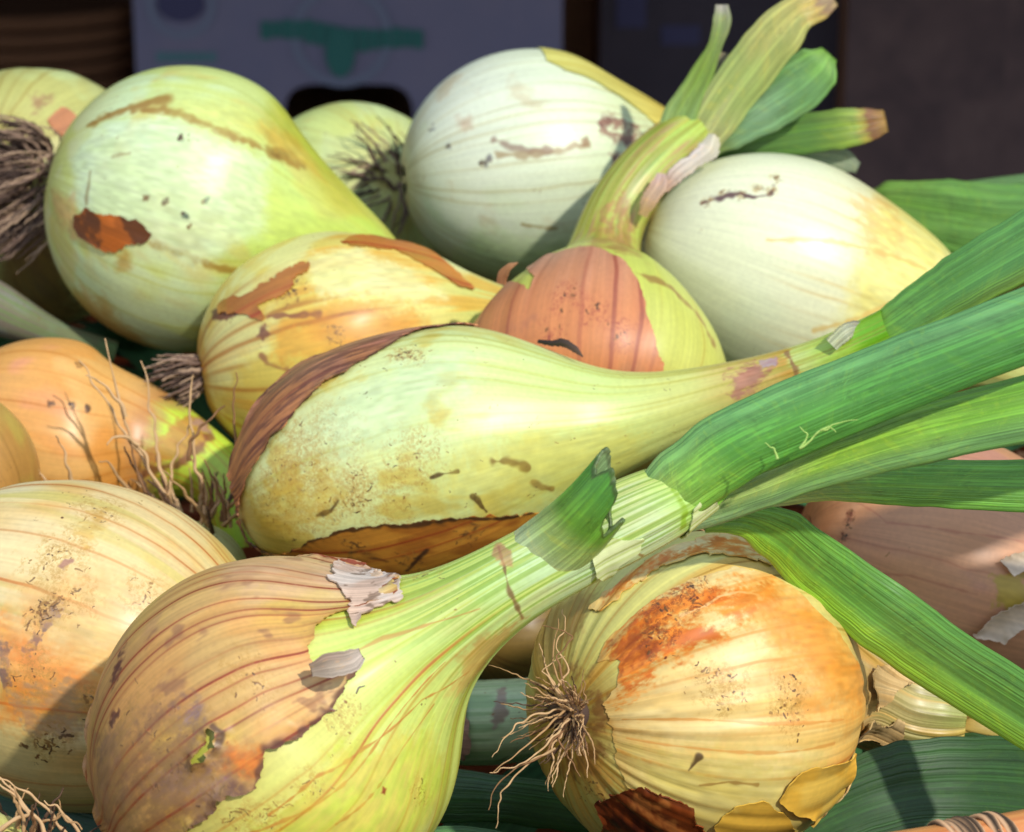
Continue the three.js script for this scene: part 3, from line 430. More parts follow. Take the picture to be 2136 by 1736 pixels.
    {t: 'blot', c: '#cfdfb8', c2: '#d6e4c4', soft: 8, jag: 3, a: .7, p: [[.4167, .2182], [.4009, .3488], [.4149, .4803], [.4102, .6061], [.4996, .6449], [.562, .4922], [.5447, .387], [.5392, .2241], [.465, .1697]]},
    {t: 'blot', c: '#bfcf78', c2: '#c6d680', soft: 16, jag: 4, a: .5, p: [[.4352, .6187], [.4057, .7097], [.4293, .8173], [.497, .7347], [.5587, .6228], [.4996, .6449]]},
    {t: 'blot', c: '#c8a070', c2: '#c89868', soft: 8, jag: 4, a: .6, p: [[.5497, .1195], [.5364, .2069], [.5811, .2567], [.5883, .1733]]},
    {t: 'blot', c: '#9a7438', c2: '#a87e3c', soft: 6, jag: 2, a: .6, p: [[.5727, .3429], [.5678, .3617], [.5836, .3728], [.5932, .3505]]},
    {t: 'blot', c: '#b08848', c2: '#b88e4c', soft: 8, jag: 4, a: .55, p: [[.6851, .3082], [.6912, .3873], [.6821, .4267], [.7818, .4255], [.7849, .3728], [.7615, .3009]]},
    {t: 'blot', c: '#a88040', c2: '#b0863f', soft: 6, jag: 3, a: .5, p: [[.6488, .3154], [.6358, .3301], [.6565, .3621], [.6779, .3377]]},
    {t: 'dirt', c: '#4a5648', p: [[.4276, .4056], [.4855, .4861], [.5159, .4656], [.5006, .4097], [.4975, .3701], [.5064, .4509]], n: 2, rad: 1.5, len: 1.5, w: 1.6},
    {t: 'line', c: '#7a6a48', w: 1, a: .6, p: [[.4862, .2367], [.5134, .2425], [.5294, .2479]]},
    {t: 'line', c: '#8a7a58', w: 1, a: .5, p: [[.4596, .2798], [.453, .3138]]},
    {t: 'blot', c: '#a8a83c', c2: '#b0a84a', soft: 14, jag: 3, a: .5, p: [[.2058, .577], [.2526, .7438], [.3582, .8491], [.399, .7648], [.3398, .6809], [.3366, .5673]]},
    {t: 'blot', c: '#b08448', c2: '#a87838', soft: 10, jag: 4, a: .6, p: [[.74, .2624], [.7912, .3776], [.769, .4608], [.6821, .4267], [.6682, .3422], [.6495, .2772]]},
  ],
  H: [
    {t: 'skin', s: 'b', n: 'torn_skin', l: 'brown torn skin over the top', jag: 1.4, off: .35, curl: .5, p: [[.3345, .548], [.2928, .6266], [.261, .6935], [.3095, .7849], [.361, .8496], [.4059, .8749], [.4099, .8345], [.3689, .755], [.3378, .6856], [.339, .5892]]},
    {t: 'skin', s: 'b', n: 'torn_skin', jag: 1.6, off: .3, curl: .4, p: [[.377, .3631], [.3651, .4158], [.365, .4745], [.3793, .4759], [.3935, .4191], [.4111, .3894], [.4106, .3268], [.4304, .3264], [.4044, .2726], [.3717, .2055], [.3466, .2216], [.375, .2966]]},
    {t: 'blot', c: '#6a4238', c2: '#5a382c', soft: 1.5, jag: 2, a: .85, p: [[.3226, .1832], [.3771, .2495], [.4003, .274], [.3958, .2265], [.3659, .1858]]},
    {t: 'blot', c: '#5f3c30', c2: '#74503c', soft: 1.5, jag: 1.5, a: .85, p: [[.4394, .3165], [.4382, .3365], [.455, .3366], [.4624, .3185], [.4524, .3065]]},
    {t: 'line', c: '#7a5038', w: 1.2, a: .8, p: [[.4313, .3453], [.4432, .4134], [.4489, .4628]]},
    {t: 'line', c: '#7a4f38', w: 1.2, a: .7, p: [[.482, .3072], [.498, .3205], [.5108, .3644]]},
    {t: 'blot', c: '#d09a48', c2: '#c98c3c', soft: 8, jag: 4, a: .6, p: [[.4517, .3379], [.4557, .4998], [.457, .6865], [.5089, .7161], [.5032, .4815], [.4942, .3466]]},
    {t: 'blot', c: '#e2e4b4', c2: '#dfe0a8', soft: 8, jag: 4, a: .7, p: [[.3582, .4649], [.3428, .588], [.3814, .7161], [.4423, .7795], [.445, .6197], [.4184, .4685]]},
    {t: 'dirt', p: [[.4136, .4005], [.4037, .4275], [.4738, .4928]], n: 14, rad: 6, len: 3, w: .7},
  ],
  I: [
    {t: 'skin', s: 'o', n: 'outer_skin', l: 'salmon scrap of outer skin', jag: 1, off: .3, curl: .4, p: [[.2906, .2189], [.2833, .2971], [.3229, .3194], [.3519, .3018], [.3553, .2532], [.3273, .2242]]},
    {t: 'blot', c: '#a88a70', c2: '#8a6a50', soft: 4, jag: 3, a: .7, patchy: .7, p: [[.2234, .2688], [.251, .3231], [.2711, .299], [.2555, .2213]]},
    {t: 'blot', c: '#6a4a30', c2: '#7a5a34', soft: 14, jag: 6, a: .75, p: [[.6405, .1607], [.5498, .1998], [.5576, .3317], [.6062, .6269], [.6957, .628], [.6793, .3874]]},
  ],
  K: [
    {t: 'skin', s: 'y', n: 'outer_skin', l: 'yellow strip of skin', jag: .5, off: .5, curl: .4, p: [[.3305, .486], [.3529, .5238], [.3648, .5863], [.383, .6496], [.4154, .7047], [.4454, .7275], [.3872, .8514], [.2621, .7787], [.1891, .6582], [.2, .5621], [.2572, .4902]]},
    {t: 'blot', c: '#6a4a40', c2: '#7d5a4c', soft: 1.5, jag: 3, a: .9, patchy: .3, p: [[.4235, .5885], [.421, .6333], [.4298, .6797], [.4486, .7038], [.477, .6756], [.4982, .6333], [.5026, .5965], [.4743, .5911], [.4567, .5719]]},
    {t: 'line', c: '#8a7668', w: 1.4, a: .75, p: [[.4544, .3293], [.4657, .3597], [.4753, .4006], [.4795, .4535]]},
    {t: 'line', c: '#8a7050', w: 1.4, a: .6, p: [[.4767, .3359], [.48, .3783], [.4814, .4423], [.4785, .4866], [.4735, .5328]]},
    {t: 'blot', c: '#6f5a44', c2: '#8a7050', soft: 2, jag: 1, a: .8, p: [[.4669, .5228], [.4638, .5408], [.477, .5435], [.4785, .5259]]},
    {t: 'blot', c: '#b8a088', c2: '#c0a890', soft: 5, jag: 2, a: .7, p: [[.4008, .254], [.4127, .2819], [.4314, .2834], [.4241, .2547]]},
    {t: 'blot', c: '#a07848', c2: '#b08858', soft: 3, jag: 2, a: .6, p: [[.2061, .0499], [.2948, .0505], [.8651, .0546], [.7968, .0527]]},
    {t: 'line', c: '#8a7448', w: 1, a: .6, p: [[.5749, .3802], [.5782, .4124], [.5831, .456]]},
    {t: 'dirt', c: '#808080', p: [[.4895, .3006], [.4801, .3133], [.3844, .18], [.4454, .2178]], n: 3, rad: 2, len: 2, w: 1.4},
    {t: 'blot', c: '#c3d3a4', c2: '#bcd09c', soft: 14, jag: 4, a: .6, p: [[.8074, .1064], [.5905, .2814], [.6029, .4789], [.6719, .4665], [.7707, .304], [.8229, .2017]]},  // greener lower side, its shade put into the colour
  ],
  L: [
    {t: 'line', c: '#5a4440', w: 1.4, a: .95, p: [[.4156, .1732], [.4038, .2046], [.3935, .2395], [.4007, .2682], [.3922, .2933], [.3798, .3016]]},
    {t: 'dirt', p: [[.3963, .2446], [.4115, .1822], [.3838, .3006], [.3556, .305], [.3912, .2114], [.3813, .2733]], n: 8, rad: 3.5, len: 5, w: .8},
    {t: 'blot', c: '#e3dc8c', c2: '#dfd47c', soft: 16, jag: 4, a: .7, p: [[.2439, .5227], [.2414, .6127], [.2533, .711], [.505, .6397], [.5755, .5323], [.4571, .4877]]},
    {t: 'blot', c: '#dcb878', c2: '#d8b070', soft: 8, jag: 4, a: .5, patchy: .4, p: [[.3613, .4485], [.2579, .5309], [.3419, .5902], [.433, .5636], [.439, .5011]]},
    {t: 'line', c: '#cfa860', w: .9, a: .5, p: [[.5513, .459], [.5139, .5379], [.4617, .6187]]},
    {t: 'line', c: '#cfa860', w: .9, a: .5, p: [[.4596, .3153], [.4401, .4], [.4193, .5154], [.4023, .633]]},
  ],
  M: [
    {t: 'skin', s: 'a', n: 'outer_skin', l: 'salmon outer skin', jag: .7, off: .25, curl: .3, p: [[.2074, .3465], [.2153, .3623], [.2491, .3756], [.2745, .395], [.2967, .4253], [.3219, .4523], [.4029, .3738], [.414, .3568], [.4097, .392], [.3654, .456], [.4024, .4767], [.4924, .4538], [.5306, .421], [.5472, .3731], [.5524, .3332], [.5624, .3051], [.5754, .2708], [.5905, .2373], [.6482, .1662], [.4532, .0497], [.2522, .1908], [.2147, .2911]]},
    {t: 'line', c: '#8a6a40', w: 1.4, a: .7, p: [[.5463, .4027], [.5941, .3978], [.6309, .3775], [.6591, .3378]]},
    {t: 'dirt', skin: 'a', c: '#8a4a3c', p: [[.4955, .3179], [.4613, .3413], [.5298, .2855], [.4489, .2793]], n: 8, rad: 8, len: 3, w: .7},
    {t: 'blot', c: '#a8805c', c2: '#8f6a44', soft: 3, jag: 4, a: .7, patchy: .7, p: [[.4667, .4539], [.4454, .7247], [.5163, .7783], [.6576, .7334], [.5439, .4423]]},
  ],
  N: [
    {t: 'dirt', c: '#5a2c20', p: [[.4565, .1524], [.435, .1543], [.4885, .149]], n: 6, rad: 3, len: 1.5, w: .9},
    {t: 'line', c: '#a06a54', w: .4, a: .45, p: [[.3487, .0514], [.4533, .2347], [.4516, .3725], [.4416, .5007]]},
    {t: 'line', c: '#a06a54', w: .4, a: .45, p: [[.5429, .1702], [.516, .3051], [.514, .4371]]},
    {t: 'blot', c: '#b8a850', c2: '#a89a44', soft: 3, jag: 3, a: .8, p: [[.4893, .4535], [.4729, .5136], [.5316, .5365], [.5184, .4788]]},
    {t: 'skin', s: 'p', n: 'papery_flap', l: 'dry papery flap', jag: 1, off: .8, curl: 2, wave: 1.5, cell: .8, p: [[.5555, .4486], [.5344, .4692], [.5166, .4963], [.4999, .5191], [.5069, .5403], [.5303, .5432], [.5547, .5088], [.5573, .4742]]},
    {t: 'skin', s: 'p', n: 'papery_flap', jag: 1, off: .8, curl: 1.6, wave: 1.2, cell: .8, p: [[.4723, .4568], [.4595, .4819], [.4497, .5154], [.4693, .529], [.4832, .4899]]},
  ],
  E: [
    {t: 'dirt', p: [[.4311, .5004], [.4413, .4167], [.4333, .4581], [.3501, .4484]], n: 4, rad: 2.5, len: 2.5, w: 1.6},
    {t: 'blot', c: '#b07a48', c2: '#a8703c', soft: 3, jag: 3, a: .7, p: [[.4387, .7127], [.2182, .7323], [.2452, .7602], [.3821, .7899], [.4932, .7701], [.57, .7131], [.5309, .6866]]},
    {t: 'blot', c: '#b89a94', c2: '#a88a80', soft: 2, jag: 3, a: .8, p: [[.2909, .7287], [.2138, .7487], [.2932, .7787], [.3368, .7702]]},
    {t: 'line', c: '#7a5038', w: 1.2, a: .8, p: [[.5787, .6873], [.5234, .7657], [.4054, .7868], [.3054, .7768]]},
  ],
  Q: [
    {t: 'skin', s: 'p', n: 'skin_scrap', l: 'dry papery scrap', jag: 1, off: .5, curl: 1, cell: .8, p: [[.3339, .2847], [.4312, .3311], [.5584, .3425], [.6494, .3194], [.6225, .2954]]},
    {t: 'blot', c: '#8a7468', c2: '#a89488', soft: 1, jag: 1, a: .8, p: [[.3706, .4155], [.3432, .4428], [.4743, .4312], [.524, .3932], [.4708, .3925]]},
  ],
};
/*END*/

const ONIONS = {};
// spec.split: height where the bulb part ends and the neck part begins
function onion(id, label, spec, tex, skinTex, o = {}) {
  const b = makeBody(spec), marks = MARKS[id] ?? [], seed = spec.seed ?? 1;
  const g = thing('onion', label, 'onion', b.P[Math.round(b.N * 0.3)].clone());
  const mat = flesh(paint(b, tex, marks.filter((m) => !m.skin && m.t !== 'skin'), seed), tex.mat), split = spec.split ?? 0.75, big = o.big ?? false;
  const bulb = part(g, 'bulb', bandGeo(b, 0, split, big ? 144 : 96, big ? 110 : 72), mat);
  const neckGeos = [bandGeo(b, split, 1, big ? 144 : 72, big ? 60 : 40)]; 
  const neck = o.noNeck ? null : part(g, 'neck', neckGeos[0], mat);
  if (neck && !o.noCap) part(g, 'cut_end', capGeo(b), mat);
  const on = { id, b, g, bulb, neck, mat };
  const sk = marks.filter((m) => m.t === 'skin');
  if (sk.length) {
    const mats = {};
    sk.forEach((m, i) => {
      const st = skinTex[m.s ?? 'a'];
      mats[m.s ?? 'a'] ??= new THREE.MeshPhysicalMaterial({ ...paint(b, { W: 1024, specks: 0, ...st }, marks.filter((q) => q.skin && (q.skin === (m.s ?? 'a'))), seed + 31 + i), bumpScale: 0.0006, roughness: st.rough ?? 0.48, clearcoat: st.coat ?? 0.12, clearcoatRoughness: 0.35 });
      part(g, m.n ?? 'outer_skin', skinGeo(b, { ...m, jag: m.jag && m.jag / 1000, off: m.off && m.off / 1000, curl: m.curl && m.curl / 1000, wave: m.wave && m.wave / 1000, cell: m.cell && m.cell / 1000 }, seed * 7 + i), mats[m.s ?? 'a'], m.l);
    });
  }
  ONIONS[id] = on; return on;
}

// ---------------------------------------------------------------- the place: ground, table, boxes shaded by an unseen awning
{
  const noiseTex = (a, bcol, f) => { const A = hex(a), B = hex(bcol); return dataTex(256, 256, (u, v, o) => { const n = fbm(Math.cos(u * 6.283) * f + 9, Math.sin(u * 6.283) * f + Math.cos(v * 6.283) * f, Math.sin(v * 6.283) * f); for (let j = 0; j < 3; j++) o[j] = lerp(A[j], B[j], ss(0.3, 0.7, n)); }, true, true); };
  const gt = noiseTex('#6d675f', '#8a8378', 9); gt.repeat.set(30, 30);
  const ground = new THREE.PlaneGeometry(30, 30); ground.rotateX(-Math.PI / 2); ground.translate(0, -0.75, -5);
  structure('ground', ground, new THREE.MeshStandardMaterial({ map: gt, roughness: 0.95 }));
  // market table the basket stands on
  const wood = dataTex(512, 512, (u, v, o) => { const n = fbm(u * 40, v * 3, 1), k = noise(u * 160, v * 5, 3), A = hex('#5c4330'), B = hex('#8b6a4b'); for (let j = 0; j < 3; j++) o[j] = lerp(A[j], B[j], n * 0.7 + k * 0.3); }, true, true);
  const wm = new THREE.MeshStandardMaterial({ map: wood, roughness: 0.75 });
  const t = thing('market_table', 'wooden plank market table under the onion basket', 'table', V(0, -0.75, -0.95));
  for (let i = 0; i < 7; i++) { const p = new THREE.BoxGeometry(2.2, 0.028, 0.146); p.translate(0, -0.014, -0.5 - 0.15 * i); part(t, 'plank', p, wm); }
  for (const [x, z] of [[-1, -0.52], [1, -0.52], [-1, -1.36], [1, -1.36]]) { const l = new THREE.BoxGeometry(0.06, 0.722, 0.06); l.translate(x, -0.389, z); part(t, 'leg', l, wm); }
  // unseen canvas awning, its low height and reach set to shade the boxes
  const canvas = new THREE.MeshStandardMaterial({ color: '#6b655c', roughness: 0.9 });
  const aw = thing('shade_awning', 'unseen low canvas awning on poles, set to shade the stacked boxes', 'awning', V(0, -0.75, -2.6));
  const sheet = gridGeo(24, 12, (u, v) => V((u - 0.5) * 6, 0.8 + 0.3 * v - 0.05 * Math.sin(v * Math.PI) + 0.02 * Math.cos(u * 25), -1.3 - 3.15 * v));
  const sheet2 = sheet.clone(); sheet2.translate(0, 0.012, 0); part(aw, 'canvas', mergeGeometries([sheet, sheet2]), canvas);
  const back = new THREE.BoxGeometry(6, 1.9, 0.02); back.translate(0, 0.2, -4.44); part(aw, 'back_curtain', back, new THREE.MeshStandardMaterial({ color: '#4a3a38', roughness: 0.95 }));
  for (const x of [-2.9, 2.9]) { for (const z of [-1.6, -4.4]) { const p = new THREE.CylinderGeometry(0.02, 0.02, 1.62, 12); p.translate(x, 0.06, z); part(aw, 'pole', p, wm); } const side = new THREE.BoxGeometry(0.02, 1.8, 2.8); side.translate(x * 1.03, 0.2, -3); part(aw, 'shade_curtain', side, canvas); }  // side curtains added to keep light off the boxes
}
function slab(x0, x1, y0, y1, z, th, holes = []) { // upright board with rounded openings, front face at z
  const s = new THREE.Shape([new THREE.Vector2(x0, y0), new THREE.Vector2(x1, y0), new THREE.Vector2(x1, y1), new THREE.Vector2(x0, y1)]);
  for (const [a, b2, c, d, r] of holes) { const h = new THREE.Path(); h.moveTo(a + r, c); h.lineTo(b2 - r, c); h.quadraticCurveTo(b2, c, b2, c + r); h.lineTo(b2, d - r); h.quadraticCurveTo(b2, d, b2 - r, d); h.lineTo(a + r, d); h.quadraticCurveTo(a, d, a, d - r); h.lineTo(a, c + r); h.quadraticCurveTo(a, c, a + r, c); s.holes.push(h); }
  const g = new THREE.ExtrudeGeometry(s, { depth: th, bevelEnabled: false, curveSegments: 8 }); g.translate(0, 0, z - th); return g;
}
// an open cardboard carton: four walls and a floor, a print on its front
function carton(label, x0, x1, y0, y1, z, depth, wall, inner, print, holes, turn = 0) {
  const t = thing('cardboard_box', label, 'box', V((x0 + x1) / 2, y0, z - depth / 2)), e = 0.006;
  const front = part(t, 'front_panel', slab(x0, x1, y0, y1, z, e, holes), wall);
  const b1 = new THREE.BoxGeometry(e, y1 - y0, depth - 2 * e); b1.translate(x0 + e / 2, (y0 + y1) / 2, z - depth / 2); part(t, 'side_panel', b1, inner);
  const b2 = new THREE.BoxGeometry(e, y1 - y0, depth - 2 * e); b2.translate(x1 - e / 2, (y0 + y1) / 2, z - depth / 2); part(t, 'side_panel', b2, inner);
  const b3 = new THREE.BoxGeometry(x1 - x0, y1 - y0, e); b3.translate((x0 + x1) / 2, (y0 + y1) / 2, z - depth + e / 2); part(t, 'back_panel', b3, inner);
  const b4 = new THREE.BoxGeometry(x1 - x0 - 2 * e, e, depth - 2 * e); b4.translate((x0 + x1) / 2, y0 + e / 2, z - depth / 2); part(t, 'bottom_panel', b4, inner);
  const b5 = new THREE.BoxGeometry(x1 - x0, e, depth); b5.translate((x0 + x1) / 2, y1 + e / 2 + 0.001, z - depth / 2); part(t, 'top_panel', b5, inner);
  if (print) print(t, z);
  t.rotation.y = turn; return t;
}
{
  const paper = (a, b2) => new THREE.MeshStandardMaterial({ roughness: 0.85, map: dataTex(256, 256, (u, v, o) => { const n = fbm(u * 9, v * 7, 4), A = hex(a), B = hex(b2); for (let j = 0; j < 3; j++) o[j] = lerp(A[j], B[j], n); }, true, true) });
  const uvScale = (m, k) => { m.map.repeat.set(k, k); return m; };
  const white = uvScale(paper('#7d7990', '#6a6d8a'), 2), kraft = uvScale(paper('#7a5638', '#94694a'), 3), dim = uvScale(paper('#443d48', '#332f3a'), 2), plum = uvScale(paper('#75605c', '#3a2e34'), 2);  // white card coloured lavender grey, its shade put into the pigment
  const Z = at(700, 200, 2.5).z, X = (px) => at(px, 100, 2.5).x, Yp = (py) => { const a = Math.atan((py - 868) * K) + PITCH; return 0.5 + Z * Math.tan(a) ; };
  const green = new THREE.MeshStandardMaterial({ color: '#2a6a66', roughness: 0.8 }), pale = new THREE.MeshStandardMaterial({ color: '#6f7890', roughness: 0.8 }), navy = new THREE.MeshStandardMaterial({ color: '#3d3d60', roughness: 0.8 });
  const disc = (px, py, r0, r1, a0 = 0, a1 = 6.2832) => { const g = new THREE.RingGeometry(r0, r1, 48, 1, a0, a1); g.translate(X(px), Yp(py), Z + 0.0022); return g; };
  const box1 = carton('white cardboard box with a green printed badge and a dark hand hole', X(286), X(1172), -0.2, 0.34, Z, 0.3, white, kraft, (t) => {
    // green badge: a ring with an uneven band of heavy lettering across it, and a leaf below
    part(t, 'printed_ring', disc(715, 75, 0.041, 0.05), pale);
    const w = [], r = rng(3); let x = X(548);
    const xe = X(885), n = 15, cw = (xe - x) / n;
    for (let i = 0; i < n; i++) { const mid = 1 - Math.abs(i - 7) / 7.5, h = 0.016 + 0.009 * mid, g = new THREE.PlaneGeometry(cw * 0.9, h * (0.85 + 0.3 * r())); g.translate(x + cw * (i + 0.5), Yp(62) - 0.012 * (i / n) + 0.003 * Math.sin(i * 0.6), Z + 0.0035); w.push(g); }
    part(t, 'green_lettering', mergeGeometries(w), green);
    const leaf = new THREE.CircleGeometry(0.016, 24); leaf.scale(0.9, 1.5, 1); leaf.translate(X(712), Yp(108), Z + 0.005); part(t, 'printed_leaf', leaf, green);
    part(t, 'printed_seal', disc(385, 8, 0.026, 0.034), pale); const sd = new THREE.CircleGeometry(0.019, 32); sd.scale(1.2, 0.9, 1); sd.translate(X(385), Yp(8), Z + 0.0022); part(t, 'seal_emblem', sd, navy);
    const u = []; for (let i = 0; i < 6; i++) { const g = new THREE.PlaneGeometry(0.008, 0.009); g.translate(X(340 + i * 21), Yp(118), Z + 0.0022); u.push(g); } part(t, 'small_lettering', mergeGeometries(u), new THREE.MeshStandardMaterial({ color: '#4f7f86', roughness: 0.8 }));
  }, [[X(592), X(862), Yp(300), Yp(176), 0.03]]);
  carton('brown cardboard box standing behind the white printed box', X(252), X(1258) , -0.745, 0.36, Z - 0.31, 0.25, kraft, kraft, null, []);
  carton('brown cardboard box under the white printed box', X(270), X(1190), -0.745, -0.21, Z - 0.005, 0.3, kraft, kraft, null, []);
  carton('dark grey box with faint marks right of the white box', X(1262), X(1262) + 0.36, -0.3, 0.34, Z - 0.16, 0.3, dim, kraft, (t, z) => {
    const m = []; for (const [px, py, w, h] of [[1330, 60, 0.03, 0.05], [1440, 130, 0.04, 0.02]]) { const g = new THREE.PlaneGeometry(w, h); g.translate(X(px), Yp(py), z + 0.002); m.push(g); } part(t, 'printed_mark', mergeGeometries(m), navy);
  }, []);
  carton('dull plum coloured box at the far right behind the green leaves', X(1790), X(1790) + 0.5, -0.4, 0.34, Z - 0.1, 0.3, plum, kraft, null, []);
  // basket at the upper left edge, half in the dark
  const bk = thing('wicker_basket', 'brown round wicker basket in the dark at the upper left', 'basket', V(X(60), -0.75, Z - 0.1)), wick = uvScale(paper('#6a4528', '#4a2f1a'), 4);
  for (let i = 0; i < 9; i++) { const g = new THREE.TorusGeometry(0.13 - 0.004 * i, 0.008, 8, 48); g.rotateX(Math.PI / 2); g.translate(X(20), Yp(40) - 0.017 * i, Z - 0.1); part(bk, i ? 'hoop' : 'rim', g, wick); }
  { const g = new THREE.CylinderGeometry(0.12, 0.09, 0.14, 32, 1); g.translate(X(20), Yp(40) - 0.08, Z - 0.1); part(bk, 'wall', g, wick); }
  { const g = new THREE.CylinderGeometry(0.1, 0.1, 0.5, 24); g.translate(X(20), Yp(40) - 0.42, Z - 0.1); const s2 = thing('wooden_stand', 'round wooden stand under the brown basket', 'stand', V(X(20), -0.75, Z - 0.1)); part(s2, 'post', g, wick); }
}

// ---------------------------------------------------------------- the round basket with its bamboo rim
const BC = V(-0.12, 0, -0.986), BR = 0.38, BX = 0.17, RIM = 0.161;   // an oval, BX longer to either side
{
  const cane = (a, b2) => dataTex(512, 128, (u, v, o) => { const n = noise(u * 3, v * 40, 2) * 0.6 + noise(u * 30, v * 90, 5) * 0.4, A = hex(a), B = hex(b2), node = ss(0.988, 1, Math.abs(Math.sin(u * 18.85))); for (let j = 0; j < 3; j++) o[j] = lerp(lerp(A[j], B[j], n), 0.25, node * 0.5); }, true, true);
  const rimT = cane('#c2713a', '#dd9a5c'); rimT.repeat.set(8, 1);
  const rimM = new THREE.MeshPhysicalMaterial({ map: rimT, roughness: 0.4, clearcoat: 0.3, clearcoatRoughness: 0.3 }), wallM = new THREE.MeshStandardMaterial({ map: rimT, color: '#b08a68', roughness: 0.6 }), twine = new THREE.MeshStandardMaterial({ color: '#d8ab80', roughness: 0.9, map: dataTex(64, 64, (u, v, o) => { const n = 0.65 + 0.35 * Math.sin((u * 3 + v) * 6.283 * 2); o[0] = o[1] = o[2] = n; }, true, true) });
  const t = thing('round_basket', 'round bamboo basket with twine bound rim holding the onions', 'basket', V(BC.x, 0, BC.z));
  const ringAt = (R, y, r, wob = 0) => { const pts = []; for (let i = 0; i < 64; i++) { const a = i / 64 * Math.PI * 2; pts.push(V(BC.x + Math.cos(a) * (R + BX), y + wob * Math.sin(a * 16), BC.z + Math.sin(a) * R)); } return new THREE.TubeGeometry(new THREE.CatmullRomCurve3(pts, true), 256, r, 12, true); };
  part(t, 'rim', ringAt(BR, RIM, 0.0085), rimM); part(t, 'rim', ringAt(BR + 0.003, RIM - 0.0146, 0.0064), rimM);
  for (let k = 0; k < 9; k++) part(t, 'weaver', ringAt(BR - 0.004 - 0.0035 * k, RIM - 0.034 - 0.0145 * k, 0.0062, 0.0), wallM);
  for (let k = 0; k < 48; k++) { const a = k / 48 * Math.PI * 2, c = Math.cos(a), s = Math.sin(a), g = new THREE.TubeGeometry(new THREE.LineCurve3(V(BC.x + c * (BR + BX - 0.036), 0.004, BC.z + s * (BR - 0.036)), V(BC.x + c * (BR + BX - 0.002), RIM - 0.01, BC.z + s * (BR - 0.002))), 1, 0.004, 6); part(t, 'stake', g, wallM); }
  const fl = new THREE.CylinderGeometry(BR - 0.03, BR - 0.03, 0.008, 64); fl.scale((BR + BX - 0.03) / (BR - 0.03), 1, 1); fl.translate(BC.x, 0.006, BC.z); part(t, 'bottom', fl, wallM);
  const bind = (a0, turns, seed) => { const pts = [], r = rng(seed); for (let i = 0; i <= turns * 12; i++) { const w = i / 12 * Math.PI * 2, a = a0 + (i / (turns * 12) - 0.5) * turns * 0.0038 + (r() - 0.5) * 0.0012, k = 0.0099 + 0.0008 * r(); pts.push(V(BC.x + Math.cos(a) * (BR + BX - 0.001 + Math.cos(w) * k * 1.0), RIM - 0.0062 + Math.sin(w) * k * 1.4, BC.z + Math.sin(a) * (BR - 0.001 + Math.cos(w) * k * 1.0))); } return new THREE.TubeGeometry(new THREE.CatmullRomCurve3(pts), turns * 40, 0.0012, 7); };
  for (const [d, n] of [[63.5, 5], [62.3, 4], [80, 4], [95, 4], [120, 5], [45, 4], [15, 4], [150, 4], [180, 4], [210, 4], [240, 4], [300, 4], [330, 4], [270, 4]]) part(t, 'twine_binding', bind(THREE.MathUtils.degToRad(d), n, d * 3 | 0), twine);
}

// ---------------------------------------------------------------- leaves
const leafTex = dataTex(1024, 1024, (u, v, o) => {
  const a = Math.cos(u * 6.283), b = Math.sin(u * 6.283), p = Math.cos(v * 6.283), q = Math.sin(v * 6.283);
  const l1 = noise(a * 6 + 20, b * 6, p * 0.5 + q * 0.4), l2 = noise(a * 20, b * 20 + 9, p * 0.9 + q * 0.7 + 4), l3 = noise(a * 55, b * 55 + 3, p * 2 + q * 2), bloom = fbm(a * 1.6 + p * 1.5, b * 1.6 + q * 1.5, p - a + 7), mot = fbm(a * 4 + p * 7, b * 4 + q * 7, a - q), sp = noise(a * 60 + p * 45, b * 60 + q * 45, 3);
  const pale = ss(0.62, 0.8, l3) * 0.07 + ss(0.66, 0.86, l1) * 0.1 + ss(0.72, 0.9, l2) * 0.12 - ss(0.3, 0.12, l2) * 0.08, bl = ss(0.42, 0.72, bloom) * 0.07, yel = ss(0.55, 0.75, mot) * 0.1, spot = ss(0.9, 0.97, sp) * 0.2;
  const m = 0.8 + 0.07 * (l2 - 0.5) + 0.08 * (l1 - 0.5) + 0.05 * (l3 - 0.5) + pale + spot - ss(0.6, 0.8, fbm(a * 3 + 5, b * 3 + p * 3, q * 3)) * 0.07;
  o[0] = m + bl * 0.75 + yel * 0.9; o[1] = m + bl * 0.35 + yel * 0.4; o[2] = m + bl * 0.6 - yel * 0.3;
}, true, true);
const leafBump = dataTex(1024, 64, (u, v, o) => { const a = Math.cos(u * 6.283), b = Math.sin(u * 6.283); o[0] = o[1] = o[2] = 0.5 + 0.6 * (noise(a * 9 + 20, b * 9, 0.4) - 0.5) + 0.5 * (noise(a * 24, b * 24 + 9, 4.5) - 0.5); }, false, true);
const leafM = new THREE.MeshPhysicalMaterial({ map: leafTex, bumpMap: leafBump, bumpScale: 0.0004, vertexColors: true, roughness: 0.5, clearcoat: 0.06, clearcoatRoughness: 0.35 });
const lin = (h) => { const c = new THREE.Color(h); return [c.r, c.g, c.b]; };
